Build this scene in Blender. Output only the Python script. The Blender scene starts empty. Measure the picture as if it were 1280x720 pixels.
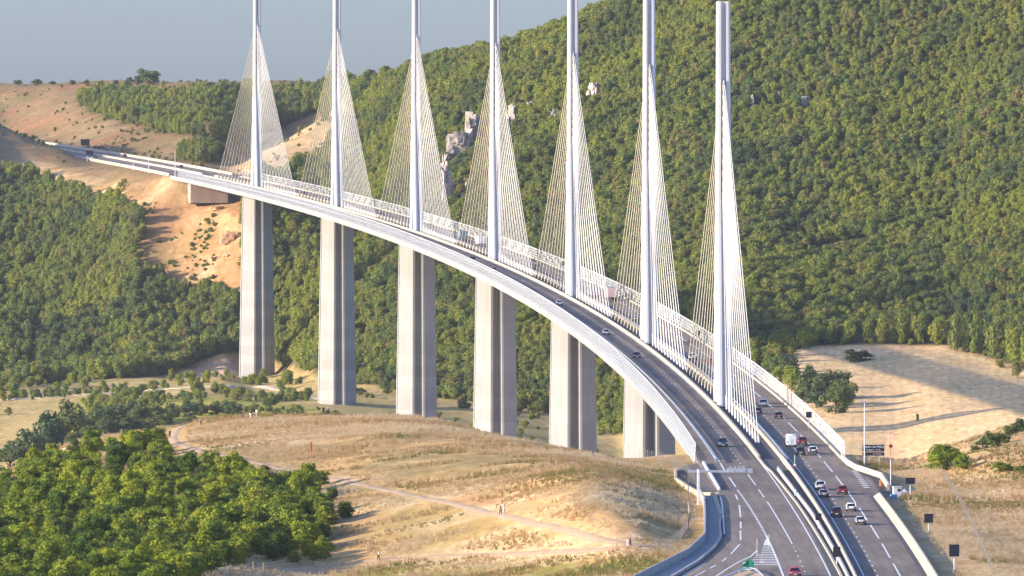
import bpy, bmesh, math, random
import numpy as np
from mathutils import Vector, Matrix

sc = bpy.context.scene
COL = sc.collection
random.seed(7)

# ---------------------------------------------------------------- camera, sky, sun, exposure
cam_data = bpy.data.cameras.new('camera')
camera = bpy.data.objects.new('camera', cam_data)
COL.objects.link(camera)
camera.location = (-73.615, -1845.307, 38.199)
camera.rotation_euler = (math.pi/2-0.0032563, 0, -0.0132175)
cam_data.sensor_width = 36.0
cam_data.lens = 36.0*11903.65/1280
cam_data.clip_start = 5.0
cam_data.clip_end = 40000.0
sc.camera = camera

SUN_EL = math.radians(15.0)
SUN_AZ = math.radians(-90.0-13.0)          # compass bearing of the sun from +Y, clockwise positive
world = bpy.data.worlds.new('World')
sc.world = world
world.use_nodes = True
wn = world.node_tree
for n in list(wn.nodes): wn.nodes.remove(n)
sky_tex = wn.nodes.new('ShaderNodeTexSky')
sky_tex.sky_type = 'NISHITA'
sky_tex.sun_disc = False
sky_tex.sun_elevation = SUN_EL
sky_tex.sun_rotation = SUN_AZ
sky_tex.altitude = 600
sky_tex.air_density = 1.0
sky_tex.dust_density = 3.4
sky_tex.ozone_density = 4.0
bg = wn.nodes.new('ShaderNodeBackground')
bg.inputs['Strength'].default_value = 0.15
wo = wn.nodes.new('ShaderNodeOutputWorld')
tint = wn.nodes.new('ShaderNodeMix'); tint.data_type = 'RGBA'; tint.blend_type = 'MULTIPLY'; tint.inputs['Factor'].default_value = 1.0
tint.inputs['B'].default_value = (0.86, 0.88, 1.09, 1)
wn.links.new(sky_tex.outputs[0], tint.inputs['A']); wn.links.new(tint.outputs['Result'], bg.inputs[0]); wn.links.new(bg.outputs[0], wo.inputs[0])

sun_data = bpy.data.lights.new('sun', 'SUN')
sun = bpy.data.objects.new('sun', sun_data)
COL.objects.link(sun)
sun_data.energy = 3.8
sun_data.angle = math.radians(0.53)
sun_data.color = (1.0, 0.86, 0.68)
sd = Vector((math.sin(SUN_AZ)*math.cos(SUN_EL), math.cos(SUN_AZ)*math.cos(SUN_EL), math.sin(SUN_EL)))
sun.rotation_euler = (-sd).to_track_quat('-Z', 'Y').to_euler()

sc.view_settings.view_transform = 'Standard'
sc.view_settings.look = 'None'
sc.view_settings.exposure = 1.38
sc.view_settings.gamma = 1.0
sc.view_settings.use_curve_mapping = False
sc.cycles.max_bounces = 6
sc.cycles.diffuse_bounces = 3
sc.cycles.transparent_max_bounces = 32
sc.cycles.volume_bounces = 0

HAZE = 0.000014
SURVEY = [
(-4.2358,[-300,30.0,60,33.0,350,14.0,1000,-21.0,1450,-15.2,1750,-16.0,2050,-20.1,2600,-70.0,3100,-82.0,3300,-50.2,4050,-16.5,4660,140.5,4900,158.1,5200,134.8,5900,150.3,6400,146.3,9000,140.3,14000,140.3]),
(-2.3202,[-300,30.0,60,33.0,350,14.0,1000,-21.0,1480,-11.6,1750,-10.1,2050,-9.1,2550,-73.3,3050,-85.3,3300,-44.6,4080,-16.2,4650,90.2,4780,104.6,5330,105.5,5900,145.4,6400,141.4,9000,135.4,14000,135.4]),
(-2.0802,[-300,30.0,60,33.0,350,14.0,1000,-21.0,1495,-12.1,1750,-9.8,2050,-4.8,2544,-73.8,3044,-85.8,3325,-39.0,4085,-15.4,4600,82.3,4726,94.7,5180,100.1,5853,144.5,6353,140.5,9000,134.5,14000,134.5]),
(-1.8401,[-300,30.0,60,33.0,350,14.0,1000,-21.0,1510,-12.6,1750,-9.4,2054,-1.7,2538,-74.2,3038,-86.2,3350,-33.2,4090,-14.6,4500,73.4,4640,85.8,5010,95.5,5806,143.7,6306,139.7,9000,133.7,14000,133.7]),
(-1.696,[-300,30.0,60,33.0,350,14.0,1000,-21.0,1519,-12.9,1750,-9.2,2060,-0.9,2534,-74.4,3034,-86.4,3365,-31.6,4094,-14.0,4440,70.0,4570,80.9,4910,92.7,5778,143.2,6278,139.2,9000,133.2,14000,133.2]),
(-1.5278,[-300,30.0,60,33.0,350,14.0,1000,-21.0,1530,-13.3,1750,-8.9,2069,-0.5,2529,-74.7,3029,-86.7,3382,-29.7,4100,-13.2,4345,68.2,4480,78.6,4790,88.6,5745,142.6,6245,138.6,9000,132.6,14000,132.6]),
(-1.3115,[-300,30.0,60,33.0,350,14.0,1000,-21.0,1543,-13.7,1750,-8.6,2080,-0.0,2524,-75.1,3024,-87.1,3408,-27.3,4106,-12.2,4320,65.1,4370,74.3,4660,84.9,5703,141.8,6203,137.8,9000,131.8,14000,131.8]),
(-1.1192,[-300,30.0,60,33.0,350,14.0,1000,-21.0,1555,-14.2,1752,-8.3,2090,1.9,2519,-75.4,3019,-87.4,3442,-25.9,4110,-11.3,4298,62.5,4352,69.4,4560,81.2,5666,141.1,6166,137.1,9000,131.1,14000,131.1]),
(-0.975,[-300,30.0,60,33.0,350,14.0,1000,-21.0,1564,-14.5,1754,-8.1,2090,2.4,2515,-75.7,3015,-87.7,3467,-24.7,4112,-10.8,4275,60.2,4385,71.4,4640,82.3,5638,140.6,6138,136.6,9000,130.6,14000,130.6]),
(-0.7826,[-300,30.0,60,33.0,350,14.0,1000,-21.0,1576,-14.9,1756,-7.8,2090,3.1,2510,-76.0,3010,-88.0,3500,-23.2,4118,-14.3,4235,57.1,4700,87.6,4850,85.6,5600,139.9,6100,135.9,9000,129.9,14000,129.9]),
(-0.5902,[-300,30.0,60,33.0,350,14.0,1000,-21.0,1588,-15.3,1758,-7.5,2085,3.5,2505,-76.3,3005,-88.3,3520,-23.5,4069,-14.0,4240,54.3,4750,96.2,4930,91.7,5600,140.4,6100,136.4,9000,130.4,14000,130.4]),
(-0.3977,[-300,30.0,60,33.0,350,14.0,1000,-21.0,1600,-15.7,1760,-7.2,2080,3.8,2500,-76.7,3000,-88.7,3540,-23.9,3986,-14.2,4240,50.0,4780,105.8,4990,101.6,5550,138.6,6050,134.6,9000,128.6,14000,128.6]),
(-0.2534,[-300,30.0,60,33.0,350,14.0,1000,-21.0,1594,-15.5,1750,-6.9,2071,3.8,2496,-76.9,2996,-88.9,3545,-24.4,3940,-14.8,4200,45.7,4650,105.1,4850,112.0,5150,128.7,5650,108.7,9000,88.7,14000,88.7]),
(-0.0609,[-300,30.0,60,33.0,350,14.0,1000,-21.0,1586,-15.2,1736,-6.5,2060,3.8,2491,-77.2,2991,-89.2,3525,-25.8,3900,-16.1,4110,35.2,4380,82.8,4580,111.8,4720,124.3,5220,104.3,9000,84.3,14000,84.3]),
(0.1797,[-300,30.0,60,33.0,350,14.0,1000,-21.0,1576,-14.9,1718,-6.1,2035,3.4,2485,-77.7,2985,-89.7,3500,-27.6,3850,-17.7,4050,32.5,4250,81.5,4430,115.0,4560,126.8,5060,106.8,9000,86.8,14000,86.8]),
(0.3722,[-300,30.0,60,33.0,350,14.0,1000,-21.0,1568,-14.6,1704,-5.7,2010,2.9,2480,-78.0,2980,-90.0,3472,-29.8,3830,-18.8,4026,32.0,4214,81.1,4378,114.8,4490,129.2,4990,109.2,9000,89.2,14000,89.2]),
(0.661,[-300,30.0,60,33.0,350,14.0,1000,-21.0,1554,-14.1,1680,-5.0,1950,1.7,2472,-78.5,2972,-90.5,3430,-32.9,3800,-20.5,3990,31.2,4160,80.6,4300,114.5,4400,131.4,4900,111.4,9000,91.4,14000,91.4]),
(0.9498,[-300,30.0,60,33.0,350,14.0,1000,-21.0,1536,-13.5,1650,-3.8,1892,0.6,2465,-79.0,2965,-91.0,3412,-36.3,3785,-23.3,3960,30.7,4130,80.3,4270,117.2,4380,137.3,4880,117.3,9000,97.3,14000,97.3]),
(1.1424,[-300,30.0,60,33.0,350,14.0,1000,-15.0,1524,-13.1,1630,-3.0,1854,-0.0,2460,-79.3,2960,-91.3,3400,-38.6,3743,-26.3,3940,30.3,4110,80.1,4250,119.0,4380,143.2,4880,123.2,9000,103.2,14000,103.2]),
(1.383,[-300,30.0,60,33.0,350,14.0,1000,-15.0,1509,-12.6,1605,-2.4,1808,-0.5,2454,-79.8,2954,-91.8,3372,-41.1,3650,-31.0,3909,30.4,4079,79.7,4219,119.5,4390,152.2,4890,132.2,9000,112.2,14000,112.2]),
(1.5755,[-300,30.0,60,33.0,350,14.0,1000,-15.0,1496,-12.2,1590,-2.4,1773,-0.6,2445,-79.5,2945,-91.5,3350,-43.1,3620,-26.8,3887,30.6,4055,79.5,4195,120.1,4376,160.3,4876,140.3,9000,120.3,14000,120.3]),
(1.9123,[-300,30.0,60,33.0,350,14.0,1000,-15.0,1470,-11.3,1590,-4.4,1725,-1.6,2410,-76.0,2910,-88.0,3325,-41.9,3640,-14.0,3865,31.5,4020,79.1,4160,122.5,4350,177.5,4850,157.5,9000,137.5,14000,137.5]),
(2.2491,[-300,30.0,60,33.0,350,14.0,1000,-15.0,1470,-11.3,1596,-5.3,1780,-2.3,2375,-72.5,2875,-84.5,3300,-40.7,3700,-5.6,3862,31.8,4008,79.0,4142,124.2,4327,181.0,4827,161.0,9000,141.0,14000,141.0]),
(2.4896,[-300,30.0,60,33.0,350,14.0,1000,-15.0,1470,-11.3,1600,-6.0,1800,-2.7,2350,-70.0,2850,-82.0,3277,-40.2,3750,2.7,3860,32.1,4000,78.9,4130,125.4,4310,183.5,4810,163.5,9000,143.5,14000,143.5]),
(2.7781,[-300,30.0,60,33.0,350,14.0,1000,-15.0,1470,-11.3,1612,-6.3,1830,-3.1,2361,-67.9,2861,-79.9,3250,-39.5,3750,3.2,3853,32.1,3990,78.8,4117,126.2,4293,186.0,4793,166.0,9000,146.0,14000,146.0]),
(3.0664,[-300,30.0,60,33.0,350,14.0,1000,-15.0,1470,-11.3,1624,-6.7,1840,-2.7,2371,-65.7,2871,-77.7,3250,-38.6,3748,3.6,3847,32.1,3980,78.7,4103,127.1,4276,188.5,4776,168.5,9000,148.5,14000,148.5]),
(3.3547,[-300,30.0,60,33.0,350,14.0,1000,-15.0,1472,-11.3,1636,-7.0,1855,1.1,2382,-63.6,2882,-75.6,3250,-34.2,3740,3.7,3840,32.1,3970,78.6,4090,128.0,4259,190.9,4759,170.9,9000,150.9,14000,150.9]),
(3.5948,[-300,30.0,60,33.0,350,14.0,1000,-15.0,1476,-11.5,1644,-6.9,1868,3.3,2391,-61.8,2891,-73.8,3250,-30.0,3700,-1.2,3815,32.2,3945,78.4,4065,127.4,4244,193.0,4744,173.0,9000,153.0,14000,153.0]),
(3.8349,[-300,30.0,60,33.0,350,14.0,1000,-15.0,1480,-11.6,1650,-6.7,1880,5.5,2400,-60.0,2900,-72.0,3250,-25.9,3650,-5.3,3790,32.2,3920,78.1,4040,126.9,4230,195.0,4730,175.0,9000,155.0,14000,155.0]),
(5.846,[-300,30.0,60,33.0,350,14.0,1000,-15.0,1480,-13.9,1680,-6.8,1900,12.9,2400,-50.0,2900,-62.0,3250,-10.6,3500,-14.4,3650,32.4,3780,79.9,3900,127.1,4100,204.0,4600,184.0,9000,164.0,14000,164.0]),
]
# ---- the lie of the land: surveyed profiles (bearing in degrees, then distance,height pairs seen from the viewpoint)
VIEW = (-73.615, -1845.307, 38.199); YAW = 0.0132175
RADIUS = 19680.73; SLOPE = 0.0302394
def axis(s, off=0.0, h=0.0):
    """point of the motorway: s metres along the axis, off metres to its right, h above the deck plane"""
    th = s/RADIUS
    return (-RADIUS*(1-math.cos(th))+off*math.cos(th), RADIUS*math.sin(th)+off*math.sin(th), SLOPE*s+h)
def axis_coords(x, y):
    th = np.arctan2(y, RADIUS+x)
    return th*RADIUS, np.hypot(y, RADIUS+x)-RADIUS
def _hash(ix, iy, seed):
    n = (ix*374761393 + iy*668265263 + seed*974711) & 0x7fffffff
    n = ((n ^ (n >> 13))*1274126177) & 0x7fffffff
    return ((n ^ (n >> 16)) & 0xffff)/65535.0
def vnoise(x, y, scale, seed=0):
    x = np.asarray(x, float)/scale; y = np.asarray(y, float)/scale
    ix = np.floor(x).astype(np.int64); iy = np.floor(y).astype(np.int64)
    fx = x-ix; fy = y-iy; fx = fx*fx*(3-2*fx); fy = fy*fy*(3-2*fy)
    a = _hash(ix, iy, seed); b = _hash(ix+1, iy, seed); c = _hash(ix, iy+1, seed); d = _hash(ix+1, iy+1, seed)
    return (a*(1-fx)+b*fx)*(1-fy)+(c*(1-fx)+d*fx)*fy-0.5
def sstep(a, b, v):
    t = np.clip((v-a)/(b-a), 0, 1); return t*t*(3-2*t)
_SB = np.array([r[0] for r in SURVEY]); _SD = np.array([r[1][0::2] for r in SURVEY], float); _SZ = np.array([r[1][1::2] for r in SURVEY], float)
LEFT_EDGE = ([-2000,-1200,-500,-420,-370,-336,-278,-172,-130,-60,0,30], [-38,-38,-50,-38,-30.5,-25,-20,-17,-16.5,-16,-17,-17])
RIGHT_EDGE = ([-2000,-500,-371,-150,-125,-87,-40,30], [17,17,16.5,16.5,21,21.5,15.5,15.5])
def survey(x, y):
    """natural height and profile parameter (knot index) at world x, y"""
    x = np.asarray(x, float).ravel(); y = np.asarray(y, float).ravel()
    dx = x-VIEW[0]; dy = y-VIEW[1]
    D = dx*math.sin(YAW)+dy*math.cos(YAW); lat = dx*math.cos(YAW)-dy*math.sin(YAW)
    b = np.degrees(np.arctan2(lat, np.maximum(D, 250)))+math.degrees(YAW)
    b = b+0.05*vnoise(x, y, 60, 5)*np.clip((D-2600)/600, 0, 1)
    b = np.clip(b, _SB[0], _SB[-1]-1e-6)
    j = np.clip(np.searchsorted(_SB, b, side='right')-1, 0, len(_SB)-2)
    w = ((b-_SB[j])/(_SB[j+1]-_SB[j]))[:, None]
    kd = _SD[j]*(1-w)+_SD[j+1]*w; kz = _SZ[j]*(1-w)+_SZ[j+1]*w
    D = np.clip(D, kd[:, 0]+1, kd[:, -1]-1)
    n = kd.shape[1]; h = np.diff(kd, axis=1); dl = np.diff(kz, axis=1)/h
    m = np.zeros_like(kz)
    w1 = 2*h[:, 1:]+h[:, :-1]; w2 = h[:, 1:]+2*h[:, :-1]
    same = dl[:, 1:]*dl[:, :-1] > 0
    with np.errstate(divide='ignore', invalid='ignore'):
        hm = (w1+w2)/(w1/dl[:, :-1]+w2/dl[:, 1:])
    m[:, 1:-1] = np.where(same, hm, 0); m[:, 0] = dl[:, 0]; m[:, -1] = dl[:, -1]
    i = np.clip((kd <= D[:, None]).sum(1)-1, 0, n-2); r = np.arange(len(D))
    hh = h[r, i]; t = (D-kd[r, i])/hh
    z = (kz[r, i]*(1+2*t)*(1-t)**2+m[r, i]*hh*t*(1-t)**2+kz[r, i+1]*t*t*(3-2*t)+m[r, i+1]*hh*t*t*(t-1))
    return z, i+t, D, b
def ground(x, y, full=False):
    shp = np.shape(x)
    z, t, D, b = survey(x, y)
    x = np.asarray(x, float).ravel(); y = np.asarray(y, float).ravel()
    near = D < 2400
    amp = np.where(near, 1.0, np.where(D < 3900, 1.0, 2.2))
    z = z+amp*(1.3*vnoise(x, y, 38, 1)+0.7*vnoise(x, y, 15, 2)+0.35*vnoise(x, y, 6, 3))
    z = z+np.where(D > 3950, 6*vnoise(x, y, 95, 8)*np.clip((t-10)/1.0, 0, 1)*np.clip((14.2-t)/.6, 0, 1)*np.clip((b-(-0.2))/.6, 0, 1), 0)
    z = z+np.where((D > 4080) & (D < 4420) & (b < -0.55) & (b > -1.35), 1.6*np.abs(vnoise(x, y, 9, 14))*4*np.abs(vnoise(x, y, 24, 15))*2-.8, 0)
    s, off = axis_coords(x, y)
    road = SLOPE*s
    # cutting or embankment that carries the motorway at the near end
    le = np.interp(s, *LEFT_EDGE); re = np.interp(s, *RIGHT_EDGE)
    out = np.maximum(le-off, off-re)
    k = (1-sstep(0.5, 22, out))*(1-sstep(8, 22, s))
    z = z*(1-k)+(road-0.45)*k
    # the far end, where the motorway runs onto the plateau
    out = np.maximum((-16.0-off)*3, off-16.5)
    k = (1-sstep(0.5, 26, out))*sstep(2462, 2484, s)
    z = z*(1-k)+(road-0.45)*k
    # clear of the deck in between
    k = (np.abs(off) < 26) & (s > 20) & (s <= 2466)
    z = np.where(k, np.minimum(z, road-7.5), z)
    if full: return z.reshape(shp), t.reshape(shp), D.reshape(shp), b.reshape(shp)
    return z.reshape(shp)
RED_SOIL = [(-202,2621),(-191,2525),(-183,2507),(-174,2469),(-161,2458),(-154,2460),(-147,2460),(-140,2452),(-138,2394),(-138,2378),(-137,2368),(-136,2358),(-136,2346),(-143,2352),(-152,2362),(-160,2374),(-166,2374),(-174,2382),(-184,2389),(-185,2411),(-182,2429),(-185,2453),(-194,2499)]
PALE_CUT = [(-160,2464),(-150,2464),(-140,2462),(-137,2390),(-146,2398),(-153,2428),(-157,2414),(-163,2434)]
SPUR = [(-156,2578),(-152,2794),(-148,2986),(-139,3230),(-127,3306),(-118,3340),(-110,3370),(-95,3104),(-90,2842),(-95,2718),(-101,2656),(-108,2630),(-120,2578),(-130,2558),(-136,2480),(-144,2478)]
BACK_WOOD = [(-253,3676),(-236,3628),(-217,3537),(-199,3439),(-188,3421),(-176,3411),(-168,3433),(-160,3485),(-152,3539),(-141,3582),(-130,3584),(-120,3580),(-111,3552),(-99,3336),(-98,3174),(-112,3412),(-120,3390),(-128,3374),(-135,3318),(-144,3284),(-151,3170),(-155,3032),(-164,3009),(-173,3019),(-185,3091),(-192,3145),(-205,3243),(-218,3317),(-235,3442),(-250,3626)]
SMALL_WOOD = [(-177,2855),(-177,2933),(-166,2883),(-155,2938),(-154,2864),(-163,2746)]
PINK_SOIL = [(-166,2248),(-156,2286),(-147,2288),(-137,2296),(-136,2264),(-142,2230),(-149,2202),(-156,2200)]
PINK_SOIL_B = [(-238,2289),(-226,2307),(-223,2297),(-230,2289),(-236,2267)]
LUSH = [(-203,2077),(-197,2082),(-191,2104),(-183,2086),(-176,2082),(-168,2054),(-161,2044),(-154,2028),(-147,2018),(-139,2002),(-133,2032),(-126,1998),(-119,1959),(-112,1869),(-105,1849),(-99,1831),(-107,1703),(-113,1679),(-119,1661),(-126,1672),(-132,1682),(-138,1686),(-145,1692),(-151,1696),(-157,1698),(-164,1714),(-171,1706),(-177,1692),(-183,1664),(-189,1664),(-195,1844)]
GULLY = [(-230,2285),(-230,2333),(-231,2383),(-229,2425),(-227,2425),(-227,2385),(-227,2347),(-224,2283)]
LEFT_WOOD = [(-253,2243),(-246,2243),(-239,2237),(-231,2217),(-225,2217),(-218,2237),(-212,2237),(-205,2235),(-198,2225),(-191,2224),(-184,2226),(-177,2232),(-171,2254),(-164,2264),(-157,2288),(-150,2296),(-137,2304),(-137,2320),(-137,2332),(-137,2342),(-143,2348),(-152,2360),(-160,2370),(-166,2370),(-174,2382),(-184,2387),(-184,2411),(-181,2429),(-184,2447),(-193,2489),(-201,2535),(-217,2613),(-225,2645),(-234,2675),(-242,2699),(-251,2712),(-258,2716),(-266,2712),(-273,2698),(-271,2654),(-269,2618),(-268,2596),(-267,2560),(-265,2522),(-264,2492),(-262,2460),(-261,2419),(-259,2379),(-257,2341),(-256,2303)]
MID_WOOD = [(-137,2400),(-139,2468),(-131,2472),(-124,2534),(-118,2564),(-108,2614),(-100,2626),(-94,2664),(-88,2734),(-88,2647),(-87,2589),(-86,2523),(-85,2467),(-85,2417),(-84,2383),(-83,2337),(-83,2291),(-83,2261),(-83,2229),(-83,2201),(-83,2183),(-83,2163),(-83,2129),(-83,2089),(-91,2117),(-101,2163),(-108,2193),(-119,2266),(-125,2292),(-136,2298),(-136,2310),(-136,2324),(-136,2332),(-136,2340),(-137,2354),(-137,2362),(-137,2372),(-137,2382)]
PATH_FAR = [(-241.5,2133.1),(-237.0,2131.0),(-232.4,2129.0),(-227.8,2124.9),(-223.2,2120.8),(-218.9,2124.8),(-214.1,2112.7),(-210.5,2128.7),(-206.7,2140.6),(-201.7,2116.6),(-197.5,2112.5),(-193.4,2114.5),(-189.3,2116.4),(-185.4,2128.4),(-182.0,2156.3),(-177.8,2156.3),(-173.2,2140.2),(-169.0,2138.1),(-164.7,2132.1),(-160.4,2128.0),(-156.2,2124.0),(-152.0,2123.9),(-147.9,2127.9),(-143.1,2117.8),(-138.6,2127.7),(-134.3,2153.7),(-129.7,2159.6),(-124.9,2155.6),(-120.1,2149.5),(-115.3,2137.4),(-109.8,2049.3),(-104.8,2001.3),(-100.1,1971.2)]
GREEN_NEAR = [(-85,-253),(-82,-233),(-79,-233),(-77,-235),(-74,-237),(-71,-237),(-69,-235),(-66,-239),(-63,-245),(-61,-249),(-58,-258),(-55,-260),(-53,-270),(-50,-274),(-48,-282),(-45,-288),(-43,-294),(-40,-304),(-38,-312),(-35,-316),(-33,-318),(-30,-318),(-32,-382),(-34,-382),(-36,-382),(-39,-382),(-41,-380),(-44,-378),(-46,-346),(-48,-332),(-51,-326),(-53,-316),(-56,-310),(-58,-306),(-61,-302),(-63,-291),(-66,-287),(-69,-281),(-71,-275),(-74,-273),(-77,-271),(-79,-267),(-82,-255)]
GREEN_MID = [(-75,-129),(-72,-133),(-69,-137),(-66,-141),(-63,-145),(-60,-163),(-57,-186),(-55,-200),(-52,-216),(-50,-228),(-47,-244),(-45,-256),(-42,-268),(-46,-266),(-49,-258),(-52,-248),(-54,-240),(-57,-232),(-60,-223),(-63,-217),(-66,-211),(-69,-207),(-72,-199),(-75,-193),(-75,-159)]
GREY_GRASS = [(-79,47),(-75,41),(-72,31),(-68,25),(-65,19),(-62,-3),(-59,-19),(-56,-44),(-53,-64),(-50,-90),(-48,-146),(-51,-132),(-54,-114),(-56,-102),(-59,-95),(-62,-73),(-65,-59),(-69,-45),(-72,-29),(-76,-13)]
ORANGE_SOIL = [(-83,-15),(-80,-23),(-77,-39),(-74,-49),(-71,-59),(-68,-73),(-65,-99),(-62,-111),(-60,-123),(-57,-144),(-54,-154),(-52,-180),(-49,-196),(-47,-214),(-44,-228),(-42,-246),(-39,-262),(-37,-274),(-34,-278),(-31,-278),(-32,-292),(-35,-288),(-37,-280),(-40,-274),(-42,-260),(-44,-246),(-47,-228),(-49,-214),(-52,-200),(-54,-184),(-57,-162),(-60,-145),(-62,-129),(-65,-109),(-68,-87),(-71,-67),(-74,-55),(-77,-47),(-80,-35),(-83,-25)]
SCRUB = [(-115,61),(-111,53),(-107,49),(-103,41),(-99,23),(-96,9),(-93,-9),(-89,-21),(-86,-29),(-85,-71),(-89,-65),(-93,-61),(-97,-55),(-100,-33),(-104,-19),(-108,-7),(-111,27)]
CLEARING = [(-98,-275),(-96,-225),(-94,-199),(-92,-199),(-91,-223),(-88,-213),(-85,-203),(-85,-243),(-87,-245),(-90,-249),(-93,-255),(-95,-261)]
PATH_MAIN = [(-114.2,231.3),(-117.3,231.3),(-119.1,215.4),(-119.0,179.4),(-116.9,145.3),(-113.9,107.3),(-111.5,93.2),(-109.0,71.2),(-106.9,65.2),(-104.8,59.2),(-102.7,53.1),(-100.4,45.1),(-98.0,35.1),(-95.7,23.0),(-93.4,15.0),(-91.1,5.0),(-88.8,-7.1),(-86.6,-17.1),(-84.4,-23.1),(-82.2,-31.2),(-80.1,-43.2),(-78.2,-53.2),(-76.4,-57.2),(-74.6,-67.3),(-72.8,-81.3),(-71.1,-95.3),(-69.3,-111.3),(-67.6,-121.4),(-65.9,-129.4),(-64.2,-137.4),(-62.6,-143.4),(-60.7,-151.5),(-59.0,-165.5),(-57.3,-181.5),(-55.5,-189.5),(-53.8,-197.6),(-52.1,-209.6),(-50.3,-215.6),(-48.6,-225.6),(-47.0,-237.7),(-45.5,-245.7),(-44.0,-253.7),(-42.6,-261.7),(-41.1,-269.7),(-39.7,-277.8),(-38.2,-281.8),(-36.7,-287.8),(-35.2,-293.8),(-33.7,-297.8),(-32.1,-299.9),(-30.4,-297.9)]
PATH_LOW = [(-87.5,-239.1),(-85.6,-223.2),(-83.6,-215.2),(-81.9,-215.2),(-80.3,-215.2),(-78.6,-215.3),(-77.0,-217.3),(-75.3,-217.3),(-73.6,-219.3),(-71.8,-219.3),(-70.1,-221.4),(-68.3,-223.4),(-66.6,-227.4),(-64.9,-229.4),(-63.1,-231.5),(-61.3,-233.5),(-59.6,-237.5),(-57.8,-243.5),(-56.1,-245.6),(-54.3,-251.6),(-52.6,-255.6),(-51.1,-259.6),(-49.5,-263.6),(-48.0,-267.7),(-46.5,-271.7),(-45.0,-275.7),(-43.4,-279.7),(-42.0,-283.7),(-40.5,-287.8),(-39.0,-293.8),(-37.6,-297.8),(-35.9,-299.8),(-34.1,-299.8),(-32.4,-299.9)]
PATH_CREST = [(-160.6,137.9),(-159.1,153.9),(-157.5,169.8),(-155.8,183.8),(-153.4,179.8),(-151.1,177.8),(-148.8,177.7),(-146.7,175.7),(-144.7,177.7),(-142.8,181.7),(-141.0,187.6)]
FENCE_WIRE = [(-29.5,-301.9),(-27.4,-295.9),(-25.2,-278.0),(-22.9,-246.0),(-21.7,-218.0),(-21.1,-190.0),(-19.9,-152.0),(-18.7,-118.0)]
FENCE_VERGE = [(29.6,-72.6),(28.8,-102.6),(28.3,-142.6),(26.8,-194.6),(25.9,-222.6),(25.0,-250.6),(23.7,-286.6),(22.3,-322.6),(21.4,-346.6),(20.8,-366.6)]
FENCE_TOP = [(-24.5,-1.9),(-21.7,-14.0),(-19.2,-32.0),(-17.7,-62.0),(-16.8,-92.0)]
WOOD_FENCE = [(-99.5,-269.0),(-97.7,-257.0),(-96.0,-243.0)]
WOOD_FENCE_B = [(-94.3,-243.1),(-92.6,-237.1),(-90.8,-227.1)]
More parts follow.
